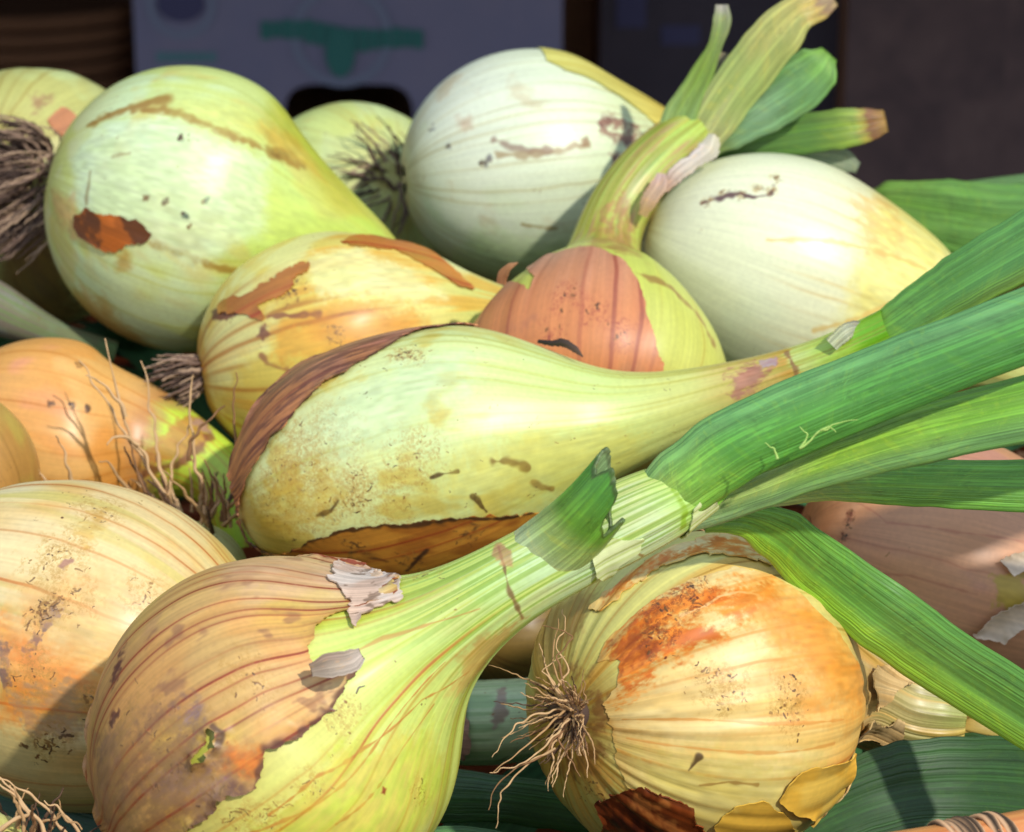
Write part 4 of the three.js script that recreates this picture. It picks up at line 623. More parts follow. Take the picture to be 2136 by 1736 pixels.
// pts [[x, y, depth, half width] ...]; cols [[place along, colour] ...]; a flattened tube: th thickness, fold crease depth, curv hollow, roll turn about its length
function strapGeo(pts, o) {
  const c4 = pts.map(([x, y, d, w]) => ({ p: at(x, y, d), w: w * K * d })), curve = new THREE.CatmullRomCurve3(c4.map((q) => q.p), false, 'centripetal');
  const n = o.n ?? 60, m = o.m ?? 36, pos = [], uv = [], col = [], idx = [], stops = o.cols.map(([t, c]) => [t, ...lin(c)]), seed = o.seed ?? 3, len = curve.getLength();
  for (let i = 0; i <= n; i++) {
    const t = i / n, p = curve.getPoint(t), T = curve.getTangent(t), k = Math.min(c4.length - 2, Math.floor(t * (c4.length - 1))), f = ss(0, 1, t * (c4.length - 1) - k), w = lerp(c4[k].w, c4[k + 1].w, f);
    const N0 = EYE.clone().sub(p); N0.addScaledVector(T, -N0.dot(T)).normalize(); const W0 = T.clone().cross(N0), ro = lerp(o.roll ?? 0, o.roll2 ?? o.roll ?? 0, t), N = N0.clone().multiplyScalar(Math.cos(ro)).addScaledVector(W0, Math.sin(ro)), Wd = T.clone().cross(N);
    for (let j = 0; j <= m; j++) {
      const a = j / m * Math.PI * 2, x = Math.cos(a), s = Math.sin(a), rim = (o.rag ?? 1) * (noise(i * 0.35 * (o.rag ? 2 : 1), Math.sign(x) * 3 + seed, 1) - 0.5);
      const th = lerp(o.th ?? 0.2, o.th2 ?? o.th ?? 0.2, t), fold = o.fold ?? 0, curv = o.curv ?? 0, X = x * w * (1 + 0.07 * rim), wavy = (o.wavy ?? 0.06) * (noise(t * len * 60, x * 1.4 + seed, 2) - 0.5);
      const Zz = w * (th * s * Math.sqrt(Math.max(0.05, 1 - 0.55 * x * x)) + fold * (Math.abs(x - (o.keel ?? 0)) - 0.5) + curv * x * x + wavy + 0.02 * noise(a * 6, t * 3, seed));
      const q = p.clone().addScaledVector(Wd, X).addScaledVector(N, Zz); pos.push(q.x, q.y, q.z); uv.push(j / m, t * len / 0.09 + seed * 0.37);
      const tt = Math.max(0, Math.min(0.9999, t + (o.mix ?? 0.1) * (noise(x * 3 + seed, t * 4, s * 2) - 0.5) + 0.05 * (noise(x * 14, t * 2, seed) - 0.5))); let kk = 0; while (kk < stops.length - 2 && tt > stops[kk + 1][0]) kk++;
      const ff = ss(stops[kk][0], stops[kk + 1][0], tt), side = o.side && lin(o.side), sm = side ? ss(o.s0 ?? 0.1, o.s1 ?? 0.7, x * (o.sx ?? 1) + 0.25 * (noise(x * 4, t * 6, seed + 4) - 0.5)) * (o.sa ?? 0.8) : 0;
      for (let c = 0; c < 3; c++) { let q2 = lerp(stops[kk][c + 1], stops[kk + 1][c + 1], ff); if (side) q2 = lerp(q2, side[c], sm); col.push(q2); }
    }
  }
  for (let i = 0; i < n; i++) for (let j = 0; j < m; j++) { const a = i * (m + 1) + j, b = a + 1, c = a + m + 1, d = c + 1; idx.push(a, c, b, b, c, d); }
  const cap = (i) => { const e = pos.length / 3, g = [0, 0, 0], h = [0, 0, 0]; for (let j = 0; j < m; j++) for (let c = 0; c < 3; c++) { g[c] += pos[(i * (m + 1) + j) * 3 + c] / m; h[c] += col[(i * (m + 1) + j) * 3 + c] / m; } pos.push(...g); col.push(...h); uv.push(0, 0); for (let j = 0; j < m; j++) { const a = i * (m + 1) + j; if (i) idx.push(e, a, a + 1); else idx.push(e, a + 1, a); } };
  cap(0); cap(n);
  const g = new THREE.BufferGeometry(); g.setAttribute('position', new THREE.Float32BufferAttribute(pos, 3)); g.setAttribute('uv', new THREE.Float32BufferAttribute(uv, 2)); g.setAttribute('color', new THREE.Float32BufferAttribute(col, 3)); g.setIndex(idx); g.computeVertexNormals();
  // one normal across the seam of the tube
  const nn = g.attributes.normal; for (let i = 0; i <= n; i++) { const a = i * (m + 1), b = a + m, s = V(nn.getX(a) + nn.getX(b), nn.getY(a) + nn.getY(b), nn.getZ(a) + nn.getZ(b)).normalize(); nn.setXYZ(a, s.x, s.y, s.z); nn.setXYZ(b, s.x, s.y, s.z); }
  return g;
}
const leaf = (parent, pts, o, name = 'leaf', label) => part(parent, name, strapGeo(pts, o), o.mat ?? leafM, label);
// an open torn tube of leaf: outer and inner wall joined at a ragged end
function tornTube(pts, o) {
  const c4 = pts.map(([x, y, d, w]) => ({ p: at(x, y, d), w: w * K * d })), curve = new THREE.CatmullRomCurve3(c4.map((q) => q.p)), n = 40, m = 64, pos = [], uv = [], col = [], idx = [], stops = o.cols.map(([t, c]) => [t, ...lin(c)]);
  for (const wall of [0, 1]) for (let i = 0; i <= n; i++) for (let j = 0; j <= m; j++) {
    const a = j / m * Math.PI * 2, end = 1 - (o.cut ?? 0.1) * (0.5 - 0.5 * Math.sin(a + (o.ph ?? 0))) - 0.16 * ss(0.35, 0.8, noise(Math.cos(a) * 1.3 + 3, Math.sin(a) * 1.3, 4)) - 0.035 * noise(Math.cos(a) * 9, Math.sin(a) * 9, 2), t = i / n * end;
    const p = curve.getPoint(t), T = curve.getTangent(t), k = Math.min(c4.length - 2, Math.floor(t * (c4.length - 1))), w = lerp(c4[k].w, c4[k + 1].w, t * (c4.length - 1) - k), N = EYE.clone().sub(p); N.addScaledVector(T, -N.dot(T)).normalize(); const W = T.clone().cross(N);
    const r = w - wall * 0.0009, q = p.addScaledVector(W, Math.cos(a) * r * (1 + 0.03 * noise(Math.cos(a) * 5, Math.sin(a) * 5, 9))).addScaledVector(N, Math.sin(a) * r * (o.oval ?? 0.75)); pos.push(q.x, q.y, q.z); uv.push(j / m * 0.8, t * 0.6);
    let kk = 0; while (kk < stops.length - 2 && t > stops[kk + 1][0]) kk++; const ff = ss(stops[kk][0], stops[kk + 1][0], t), inn = lin('#a8cf8c'); for (let c = 0; c < 3; c++) { let cc = lerp(stops[kk][c + 1], stops[kk + 1][c + 1], ff); if (wall) cc = inn[c]; if (i >= n - 1) cc = lerp(cc, lin('#4a3a24')[c], 0.6); col.push(cc); }
  }
  const S = (n + 1) * (m + 1); for (let i = 0; i < n; i++) for (let j = 0; j < m; j++) { const a = i * (m + 1) + j, b = a + 1, c = a + m + 1, d = c + 1; idx.push(a, c, b, b, c, d, S + a, S + b, S + c, S + b, S + d, S + c); } for (let j = 0; j < m; j++) { const a = n * (m + 1) + j; idx.push(a, S + a, a + 1, a + 1, S + a, S + a + 1); }
  const g = new THREE.BufferGeometry(); g.setAttribute('position', new THREE.Float32BufferAttribute(pos, 3)); g.setAttribute('uv', new THREE.Float32BufferAttribute(uv, 2)); g.setAttribute('color', new THREE.Float32BufferAttribute(col, 3)); g.setIndex(idx); g.computeVertexNormals(); return g;
}

// ---------------------------------------------------------------- the onions, front to back
const paleT = (o = {}) => ({ stops: [[0, '#c9b67e'], [0.12, '#d3d09a'], [0.35, '#dbe3b0'], [0.6, '#d0dc92'], [0.8, '#c3d68c'], [1, '#b5cf8e']], vein: { c: '#b9a860', n: 46, a: 0.35 }, tints: [{ f: 30, s: 1, t: 0.5, a: 0.4, c: '#c8cf78' }, { f: 45, s: 5, t: 0.58, a: 0.35, c: '#d2b877' }], ...o });
const brownSkin = (o = {}) => ({ stops: [[0, '#8a5a36'], [0.25, '#c08a52'], [0.5, '#cf9c63'], [0.75, '#d2a878'], [1, '#c9b090']], vein: { c: '#8a3f22', n: 44, a: 0.85, w: 0.00045 }, streak: 0.18, tints: [{ f: 35, s: 2, t: 0.48, a: 0.6, c: '#b77c4a' }, { f: 60, s: 4, t: 0.55, a: 0.6, c: '#a88a46' }], ...o });

{ // A: the big pear-shaped onion at the front, its neck and leaves across the picture
  const on = onion('A', 'largest front onion with peeling brown skin, thick green neck and long leaves', { seed: 2, c: [572, 1545, 0.752], R: 383, ax: [0.83, -0.56, -0.05], th: 132, neck: [[860, 1349, 0.742, 172], [909, 1316, 0.74, 132], [985, 1265, 0.737, 103], [1068, 1211, 0.735, 90], [1200, 1140, 0.735, 86], [1330, 1074, 0.735, 84], [1425, 1030, 0.735, 72], [1490, 1000, 0.736, 50], [1530, 984, 0.737, 26]], split: 0.6, rib: 0.05, ribs: 20, lump: 0.018 },
    { W: 2048, stops: [[0, '#c4ac62'], [0.2, '#cfc97e'], [0.42, '#d4d886'], [0.56, '#cdda84'], [0.68, '#c6dc94'], [0.76, '#c9dfae'], [0.86, '#d3e4b8'], [0.93, '#b4d878'], [1, '#86c04a']], vein: { c: '#a2622a', n: 34, a: 0.7, w: 0.0004, v: [0.04, 0.1, 0.6, 0.72] }, fine: { v: [0.5, 0.7], f: 24, a: 0.55, c: '#7d9a40' }, tints: [{ f: 26, s: 1, t: 0.5, a: 0.35, c: '#dcd28a' }, { long: 1, f: 4, fv: 1, s: 4, t: 0.52, a: 0.5, c: '#b5bd4e', v: [0.1, 0.25, 0.8, 1] }], specks: 30 },
    { a: { W: 2048, ...brownSkin({ stops: [[0, '#94704a'], [0.2, '#b48f5e'], [0.38, '#c8a870'], [0.5, '#d2b486'], [0.6, '#d6bea4'], [1, '#d8ccc0']], vein: { c: '#84462a', n: 64, a: 1, w: 0.00036 }, tints: [{ f: 18, s: 2, t: 0.5, a: 0.6, c: '#c8b45c' }, { f: 22, s: 12, t: 0.54, a: 0.4, c: '#cf9858' }, { f: 50, s: 4, t: 0.58, a: 0.4, c: '#a88468' }, { f: 90, s: 9, t: 0.62, a: 0.5, c: '#7f5c48' }], streak: 0.2 }) }, g: { W: 512, stops: [[0, '#a89a8c'], [1, '#c2b8b2']], streak: 0.3, tints: [{ f: 90, s: 1, t: 0.5, a: 0.5, c: '#80705f' }] }, m: { W: 1024, stops: [[0, '#dfe2bc'], [1, '#dce4b4']], streak: 0.15, vein: { c: '#a8b860', n: 110, a: 0.8 } }, w: { W: 1024, stops: [[0, '#d0bfae'], [1, '#cfc4b8']], streak: 0.3, tints: [{ f: 60, s: 1, t: 0.5, a: 0.6, c: '#b89a84' }, { f: 240, s: 3, t: 0.62, w: 0.05, a: 0.7, c: '#6f5c4c' }], rough: 0.75, coat: 0 } }, { big: true });
  const g = on.g;
  part(g, 'torn_leaf_sheath', tornTube([[1125, 1165, 0.732, 74], [1190, 1112, 0.725, 72], [1248, 1050, 0.716, 66], [1322, 958, 0.71, 62]], { cols: [[0, '#cbe0a0'], [0.36, '#b4d470'], [0.55, '#7cbc3c'], [0.8, '#5ca236'], [1, '#4c923c']], cut: 0.3, ph: -1.3 }), leafM);
  leaf(g, [[1345, 1062, 0.733, 50], [1430, 1000, 0.73, 76], [1530, 932, 0.727, 80], [1650, 876, 0.724, 80], [1800, 812, 0.72, 79], [1980, 742, 0.715, 78], [2250, 640, 0.71, 78], [2560, 545, 0.71, 100], [2900, 480, 0.72, 104], [3200, 430, 0.73, 60]], { th: 0.6, th2: 0.42, cols: [[0, '#c2dd96'], [0.07, '#a9d45e'], [0.14, '#8ac846'], [0.28, '#64b040'], [0.6, '#58a244'], [1, '#64b04c']], fold: 0.06, seed: 4, side: '#82b878', sx: -1, sa: 0.45 }, 'leaf', 'broad dark green leaf on top of the fan');  // unseen outer ends of the fan leaves widened and shifted to shade N
  leaf(g, [[1400, 1075, 0.745, 48], [1500, 1052, 0.742, 44], [1620, 1008, 0.738, 46], [1780, 950, 0.734, 56], [1960, 897, 0.73, 68], [2250, 835, 0.725, 80], [2600, 760, 0.725, 98], [2950, 720, 0.73, 95], [3200, 700, 0.735, 50]], { th: 0.6, th2: 0.45, cols: [[0, '#dfe8b8'], [0.2, '#b5cf70'], [0.35, '#9ccc40'], [0.6, '#84c23c'], [1, '#76b84a']], fold: 0.2, roll: -0.35, seed: 8, side: '#6a9a5c', sx: 1, s0: 0.2, s1: 0.75, sa: 0.7 });  // lit upper half and greyer lower half are put into the colours
  leaf(g, [[1470, 1070, 0.756, 30], [1600, 1032, 0.757, 30], [1720, 1008, 0.757, 38], [1860, 1006, 0.757, 48], [2000, 1010, 0.757, 52], [2250, 1012, 0.757, 58], [2600, 965, 0.757, 84], [2900, 950, 0.765, 60]], { th: 0.4, th2: 0.18, cols: [[0, '#e0e7bc'], [0.22, '#b4d071'], [0.45, '#7fc048'], [1, '#66b34c']], fold: -0.15, seed: 12 });
  leaf(g, [[1470, 1092, 0.752, 20], [1545, 1082, 0.755, 36], [1625, 1112, 0.765, 60], [1720, 1190, 0.778, 72], [1840, 1282, 0.785, 78], [1990, 1388, 0.77, 76], [2230, 1540, 0.74, 74]], { th: 0.45, th2: 0.35, cols: [[0, '#9fbf62'], [0.12, '#6fa83c'], [0.3, '#7cbe44'], [0.6, '#6eae48'], [1, '#74b648']], fold: 0.3, keel: 0.15, roll: 0.25, seed: 15, side: '#9ad236', sx: 1, s0: 0.15, s1: 0.5, sa: 0.9 }, 'leaf', 'leaf bent down over the golden onion');
  { const fm = new THREE.MeshStandardMaterial({ color: '#a3c462', roughness: 0.7 }), d = 0.7055;
    for (const [k, p] of [[0, [[1668, 935], [1690, 920], [1712, 898], [1745, 884], [1790, 876]]], [1, [[1668, 935], [1684, 905], [1668, 890]]], [2, [[1622, 958], [1614, 935], [1596, 924]]], [3, [[1712, 898], [1730, 890], [1744, 902]]]]) part(g, 'torn_fibre', rootTube(p.map(([x, y]) => at(x, y, d)), 0.00035), fm); }
  leaf(g, [[650, 1398, 0.7035, 14], [690, 1388, 0.7018, 26], [730, 1380, 0.7028, 24], [752, 1366, 0.705, 14]], { th: 0.16, cols: [[0, '#b8a48c'], [1, '#cdbdac']], mat: new THREE.MeshStandardMaterial({ vertexColors: true, map: leafTex, roughness: 0.8 }), seed: 31, curv: 0.55, wavy: 0.2 }, 'curled_skin', 'grey curled scrap of dry skin');
}
{ // B: the golden onion at the front right, roots towards the camera
  const on = onion('B', 'round golden onion at front right with roots facing out and orange torn skin', { seed: 5, c: [1450, 1457, 0.8], R: 350, ax: [0.78, -0.05, 0.62], el: 1.02, th: 142, neck: [[1768, 1435, 0.84, 112], [1812, 1452, 0.846, 104], [1850, 1478, 0.85, 100], [1915, 1490, 0.85, 100], [1975, 1496, 0.85, 94], [2003, 1498, 0.85, 70]], split: 0.72, rib: 0.075, ribs: 40, lump: 0.014 },
    { W: 2048, stops: [[0, '#8a6a3c'], [0.04, '#b09a5c'], [0.15, '#cfc682'], [0.4, '#ddd292'], [0.6, '#dbc684'], [0.72, '#cdb482'], [0.85, '#c2b684'], [1, '#a8ac6e']], vein: { c: '#a8823c', n: 50, a: 0.6, v: [0.02, 0.05, 0.7, 0.8] }, fine: { v: [0.72, 0.8], f: 32, a: 0.6, c: '#857c4a' }, tints: [{ f: 24, s: 3, t: 0.5, a: 0.5, c: '#d8d88a' }, { long: 1, f: 3, fv: 2, s: 8, t: 0.52, a: 0.45, c: '#e0a858' }], specks: 60 },
    { a: { W: 2048, stops: [[0, '#b08a50'], [0.2, '#d6be80'], [0.36, '#e2d09a'], [0.55, '#dfbd7a'], [0.75, '#d2a564'], [1, '#c9b48c']], vein: { c: '#b5702e', n: 60, a: 0.45 }, streak: 0.16, tints: [{ long: 1, f: 3, fv: 3, s: 2, t: 0.5, a: 0.5, c: '#dfb468' }, { f: 30, s: 4, t: 0.5, a: 0.4, c: '#ecdca8' }] },
      d: { W: 1024, stops: [[0, '#4a2412'], [0.3, '#7d4420'], [1, '#a8703c']], streak: 0.35, tints: [{ f: 60, s: 3, t: 0.5, a: 0.9, c: '#3a1a10' }, { f: 90, s: 7, t: 0.56, a: 0.7, c: '#b07a48' }] }, p: { W: 1024, stops: [[0, '#c4a870'], [1, '#cdb488']], streak: 0.45, vein: { c: '#a08458', n: 90, a: 0.6 }, rough: 0.75, coat: 0 }, y: { W: 1024, stops: [[0, '#d9b85e'], [1, '#d8a850']], streak: 0.15, vein: { c: '#a8702c', n: 40, a: 0.5 }, tints: [{ f: 50, s: 2, t: 0.5, a: 0.5, c: '#e8d080' }] } }, { big: true });
  const L = (p, d) => ({ p, d });
  const plate = new THREE.SphereGeometry(0.0062, 24, 12); plate.scale(1, 1, 0.6); { const c = at(1186, 1490, 0.7555); plate.translate(c.x, c.y, c.z); } part(on.g, 'root_plate', plate, ROOTG[3]);
  roots(on, ROOT, { seed: 9, d: [0.748, 0.735], r: 0.00046, lines: [
    L([[1180, 1480], [1140, 1520], [1085, 1565], [1030, 1610]], [0.75, 0.735]), L([[1190, 1500], [1150, 1540], [1095, 1590], [1060, 1602], [1022, 1612]], [0.748, 0.735]), L([[1185, 1500], [1140, 1570], [1080, 1600], [1030, 1650], [1020, 1690]], [0.748, 0.74]),
    L([[1160, 1560], [1090, 1605], [1045, 1655], [1040, 1690], [1035, 1728]], [0.745, 0.745]), L([[1190, 1490], [1165, 1540], [1185, 1580], [1210, 1620]], [0.748, 0.744]), L([[1195, 1500], [1205, 1540], [1222, 1580], [1225, 1622]], [0.748, 0.745]), L([[1185, 1500], [1155, 1550], [1150, 1600], [1142, 1650]], [0.748, 0.745]),
    L([[1200, 1480], [1180, 1440], [1160, 1400], [1155, 1340], [1165, 1290]], [0.748, 0.755]), L([[1195, 1470], [1175, 1420], [1160, 1370], [1195, 1330], [1165, 1315], [1130, 1305]], [0.747, 0.75]), L([[1190, 1480], [1150, 1420], [1130, 1400], [1180, 1370]], [0.748, 0.75]), L([[1210, 1490], [1222, 1455], [1218, 1420]], [0.748, 0.738]),
    L([[1180, 1480], [1120, 1490], [1075, 1510], [1040, 1560], [1025, 1580]], [0.75, 0.74]), L([[1175, 1470], [1135, 1460], [1110, 1480]], [0.75, 0.74]), L([[1185, 1470], [1160, 1440], [1185, 1400], [1160, 1350], [1180, 1300], [1172, 1270]], [0.749, 0.765])],
    at: [1185, 1490, 0.752], nrm: [-0.78, 0.05, -0.62], bias: [-0.6, 0.5, 0], n: 130, spot: 0.0062, len: [0.004, 0.026], spread: 1.5, out: 0.45, pull: 0.07, curl: 0.55, r: 0.0004 });
  const paper = new THREE.MeshStandardMaterial({ vertexColors: true, map: leafTex, roughness: 0.8 });
  leaf(on.g, [[1612, 1206, 0.793, 3], [1618, 1186, 0.787, 8], [1628, 1172, 0.784, 11], [1648, 1166, 0.783, 4]], { rag: 4, th: 0.1, cols: [[0, '#b07a48'], [1, '#c9925c']], mat: paper, seed: 47 }, 'torn_skin_tip');
}
{ // C: pear-shaped onion in the middle, its long neck running up to the right
  const on = onion('C', 'long necked onion in the middle with dark skin along its left rim and soil flecks', { seed: 7, c: [818, 962, 0.92], R: 262, ax: [0.953, -0.3, 0.02], el: 1.31, th: 92, neck: [[1000, 916, 0.915, 244], [1150, 896, 0.91, 174], [1250, 886, 0.908, 124], [1350, 866, 0.905, 90], [1500, 820, 0.9, 61], [1620, 783, 0.895, 49], [1700, 756, 0.89, 46], [1800, 718, 0.885, 48], [1862, 688, 0.88, 50]], split: 0.66, rib: 0.03, lump: 0.016 },
    { W: 2048, stops: [[0, '#b58a5a'], [0.06, '#c8b878'], [0.2, '#d6dba4'], [0.4, '#d6e0a4'], [0.6, '#ccdb94'], [0.72, '#d0d48c'], [0.84, '#cdb878'], [0.885, '#c9a55c'], [0.9, '#cfdc94'], [0.96, '#b4d468'], [1, '#7db534']], vein: { c: '#a8a048', n: 40, a: 0.35 }, fine: { v: [0.72, 0.86], f: 12, a: 0.4, c: '#9aa04a' }, tints: [{ f: 28, s: 1, t: 0.48, a: 0.45, c: '#d0e0b0', v: [0.05, 0.1, 0.5, 0.65] }, { f: 50, s: 6, t: 0.56, a: 0.55, c: '#c2a850', v: [0.03, 0.08, 0.42, 0.55] }], specks: 130 },
    { a: { W: 1024, stops: [[0, '#8a6448'], [0.2, '#a07458'], [0.4, '#b08070'], [0.55, '#bc9a9c'], [1, '#c4b0b8']], streak: 0.35, vein: { c: '#6a4034', n: 70, a: 0.7, w: 0.0005 }, tints: [{ f: 60, s: 3, t: 0.5, a: 0.6, c: '#b88458' }, { long: 1, f: 14, fv: 20, s: 9, t: 0.56, a: 0.7, c: '#5f4038' }] }, b: { W: 1024, ...brownSkin({ stops: [[0, '#a0703a'], [0.4, '#bf8d46'], [1, '#c9a05c']], tints: [{ f: 40, s: 3, t: 0.52, a: 0.6, c: '#8a5528' }, { f: 70, s: 6, t: 0.6, a: 0.7, c: '#4a2f1c' }] }) } }, { big: true, noCap: true });
  leaf(on.g, [[1760, 735, 0.882, 34], [1850, 692, 0.878, 48], [1930, 640, 0.874, 56], [2040, 570, 0.868, 66], [2250, 450, 0.86, 72]], { th: 0.4, th2: 0.22, cols: [[0, '#cfe0a0'], [0.14, '#9fce5a'], [0.22, '#86c03c'], [0.4, '#68a844'], [1, '#5c9e48']], fold: 0.15, seed: 51, roll: -0.2, side: '#7ea032', sx: 1, s0: 0.4, s1: 0.8, sa: 0.7 });
  leaf(on.g, [[1870, 690, 0.888, 28], [2000, 640, 0.886, 40], [2110, 590, 0.882, 46], [2250, 525, 0.88, 48]], { th: 0.25, cols: [[0, '#86b03a'], [0.4, '#9aa83a'], [1, '#b5a83c']], seed: 53 });
  leaf(on.g, [[1735, 720, 0.8775, 16], [1762, 694, 0.8775, 17], [1782, 684, 0.879, 15], [1800, 682, 0.88, 10]], { rag: 3, th: 0.05, cols: [[0, '#cfd8a8'], [1, '#a8a898']], seed: 55 }, 'sheath_tip');
}
// D: pale onion at the left edge
onion('D', 'big pale onion at the left edge with orange blotches and grey soil smears', { seed: 9, c: [168, 1348, 0.86], R: 342, ax: [-0.93, -0.22, 0.2], el: 1.17, th: 130, neck: [[-190, 1265, 0.88, 110], [-300, 1235, 0.89, 70]], split: 0.8, lump: 0.016 },
  { W: 2048, stops: [[0, '#b8a262'], [0.15, '#ccb470'], [0.4, '#e2cc90'], [0.6, '#e8d8a4'], [0.8, '#e8deb8'], [1, '#d6d0a4']], vein: { c: '#b0703c', n: 40, a: 0.75, w: 0.0005 }, streak: 0.12, tints: [{ f: 26, s: 2, t: 0.48, a: 0.45, c: '#dcb070' }, { f: 18, s: 7, t: 0.52, a: 0.4, c: '#e8e6cc' }, { long: 1, f: 3, fv: 2, s: 3, t: 0.55, a: 0.4, c: '#b8b05c' }], specks: 60 }, {});
{ // W: almost hidden, its roots stand up in front of the orange onion
  const on = onion('W', 'onion hidden behind the pale left onion, only its upright brown roots in view', { seed: 11, c: [395, 1215, 0.95], R: 128, ax: [0.1, 0.95, 0.3], th: 150 }, { ...paleT(), W: 512 }, {}, { noNeck: true });
  const L = (p, d) => ({ p, d });
  roots(on, ROOT, { seed: 4, r: 0.00085, d: [0.94, 0.93], lines: [
    L([[370, 1090], [330, 1010], [285, 930], [262, 880], [235, 780], [218, 706]], [0.94, 0.93]), L([[380, 1095], [335, 1020], [300, 960], [262, 905], [210, 820], [163, 752]], [0.94, 0.94]), L([[262, 870], [222, 808], [178, 782]], [0.932, 0.925]), L([[385, 1095], [350, 1020], [330, 950], [322, 900], [310, 830], [292, 752]], [0.94, 0.945]),
    L([[420, 1095], [430, 1040], [408, 980], [402, 930], [395, 860], [400, 790], [402, 782]], [0.94, 0.935]), L([[520, 1105], [515, 1050], [495, 980], [487, 880], [490, 830], [492, 775]], [0.94, 0.93]), L([[395, 960], [395, 920], [430, 880], [470, 845]], [0.935, 0.93]), L([[345, 1075], [290, 1050], [235, 1030], [185, 1015]], [0.94, 0.92]),
    L([[300, 1060], [295, 1010], [280, 960], [268, 920]], [0.94, 0.935]), L([[280, 1030], [250, 1000], [225, 965], [205, 962]], [0.938, 0.93]), L([[170, 1040], [145, 980], [122, 925], [115, 910]], [0.94, 0.93]), L([[125, 1050], [100, 1020], [85, 990], [75, 975]], [0.935, 0.93]), L([[290, 930], [260, 910], [235, 915], [222, 930]], [0.935, 0.925]),
    L([[525, 1105], [530, 1040], [550, 1000], [562, 960], [590, 910]], [0.95, 0.945]), L([[530, 1095], [570, 1060], [582, 1030], [578, 1010]], [0.945, 0.94]), L([[470, 1100], [460, 1040], [440, 990], [425, 960]], [0.942, 0.935]), L([[480, 1100], [475, 1050], [455, 1010], [448, 985]], [0.942, 0.94]), L([[440, 1100], [405, 1050], [370, 1010], [340, 980]], [0.94, 0.925]), L([[360, 1090], [350, 1040], [358, 990], [370, 930], [392, 905], [398, 870]], [0.94, 0.94])],
    at: [405, 1095, 0.945], nrm: [-0.1, -0.95, -0.3], bias: [-0.3, -0.8, -0.2], n: 30, spot: 0.016, len: [0.015, 0.04], spread: 0.8, out: 0.8, pull: 0.1, curl: 0.6, });
}
onion('E', 'orange tan onion on the left behind the upright roots, with a bright green neck', { seed: 13, c: [108, 927, 1.0], R: 222, ax: [0.95, 0.2, -0.05], el: 1.1, th: 116, neck: [[300, 935, 1.0, 140], [395, 957, 0.992, 84], [458, 992, 0.988, 68], [500, 1060, 0.985, 68], [515, 1140, 0.985, 68]], split: 0.68 },
  { W: 1024, stops: [[0, '#c08a50'], [0.3, '#d8a86a'], [0.55, '#d29a58'], [0.66, '#b88a58'], [0.7, '#b8ab62'], [0.73, '#c3d660'], [1, '#bcdc60']], vein: { c: '#b0763a', n: 30, a: 0.5 }, streak: 0.1, tints: [{ f: 26, s: 2, t: 0.5, a: 0.5, c: '#e0c088', v: [0, 0.1, 0.6, 0.7] }, { f: 20, s: 6, t: 0.55, a: 0.5, c: '#d89888', v: [0, 0.1, 0.6, 0.7] }], specks: 25 }, { b: { W: 512, ...brownSkin() } });
onion('F', 'brownish green onion cut off by the left edge beside the orange onion', { seed: 15, c: [-132, 1010, 0.93], R: 215, ax: [-0.8, -0.5, 0.2], th: 140, neck: [[-290, 920, 0.95, 70]] }, { W: 512, stops: [[0, '#9a7a44'], [0.4, '#b09a58'], [1, '#a8a868']], vein: { c: '#8a6a3a', n: 30, a: 0.5 }, tints: [{ f: 20, s: 2, t: 0.5, a: 0.6, c: '#a87a4c' }] }, {});
{
  onion('G', 'large upper left onion with a dark brown scab, green shoulder pointing right', { seed: 17, c: [393, 437, 1.07], R: 299, ax: [0.965, 0.26, 0.1], el: 1.0, th: 116, neck: [[617, 495, 1.072, 182], [690, 514, 1.074, 126], [765, 540, 1.076, 78], [815, 575, 1.078, 54], [842, 635, 1.08, 42]], split: 0.72, lump: 0.014 },
    { W: 1024, stops: [[0, '#c0a068'], [0.1, '#d0cf9c'], [0.3, '#d0e0b4'], [0.5, '#d3e3b8'], [0.64, '#c6d68c'], [0.8, '#bccf6c'], [1, '#a8bc60']], vein: { c: '#a8a850', n: 36, a: 0.3 }, tints: [{ f: 20, s: 2, t: 0.5, a: 0.5, c: '#c3cc72' }, { f: 26, s: 6, t: 0.55, a: 0.4, c: '#c9b06a' }], specks: 30 }, { s: { W: 1024, stops: [[0, '#9a5c28'], [1, '#b06a30']], streak: 0.3, tints: [{ f: 90, s: 3, t: 0.5, a: 0.85, c: '#54331a' }, { f: 50, s: 8, t: 0.58, a: 0.7, c: '#c87a3c' }] } });
}
{
  const on = onion('H', 'yellow striped onion left of the middle with brown torn patches on top', { seed: 19, c: [688, 737, 1.01], R: 253, ax: [0.965, -0.2, 0.1], el: 1.1, th: 112, neck: [[908, 686, 1.015, 172], [985, 672, 1.018, 112], [1070, 655, 1.02, 56]], split: 0.76 },
    { W: 1024, stops: [[0, '#8a6038'], [0.06, '#b89a58'], [0.2, '#cdbb6c'], [0.4, '#d6c66e'], [0.7, '#d9d28a'], [1, '#c8cf8a']], vein: { c: '#9a6a34', n: 38, a: 0.85, w: 0.0008, v: [0, 0.05, 0.5, 0.7] }, streak: 0.14, tints: [{ long: 1, f: 3, fv: 3, s: 2, t: 0.5, a: 0.6, c: '#cf9c4a' }, { f: 22, s: 5, t: 0.5, a: 0.6, c: '#dfe6b4' }], specks: 40 }, { b: { W: 512, ...brownSkin({ stops: [[0, '#9a6a38'], [1, '#b8854a']] }) } });
  roots(on, ROOTG, { seed: 14, at: [418, 778, 1.0], nrm: [-0.9, 0.2, -0.35], bias: [-0.8, 0.35, -0.1], n: 60, spot: 0.007, len: [0.012, 0.028], spread: 0.5, out: 1, pull: 0.3, curl: 0.4, r: 0.0009 });
}
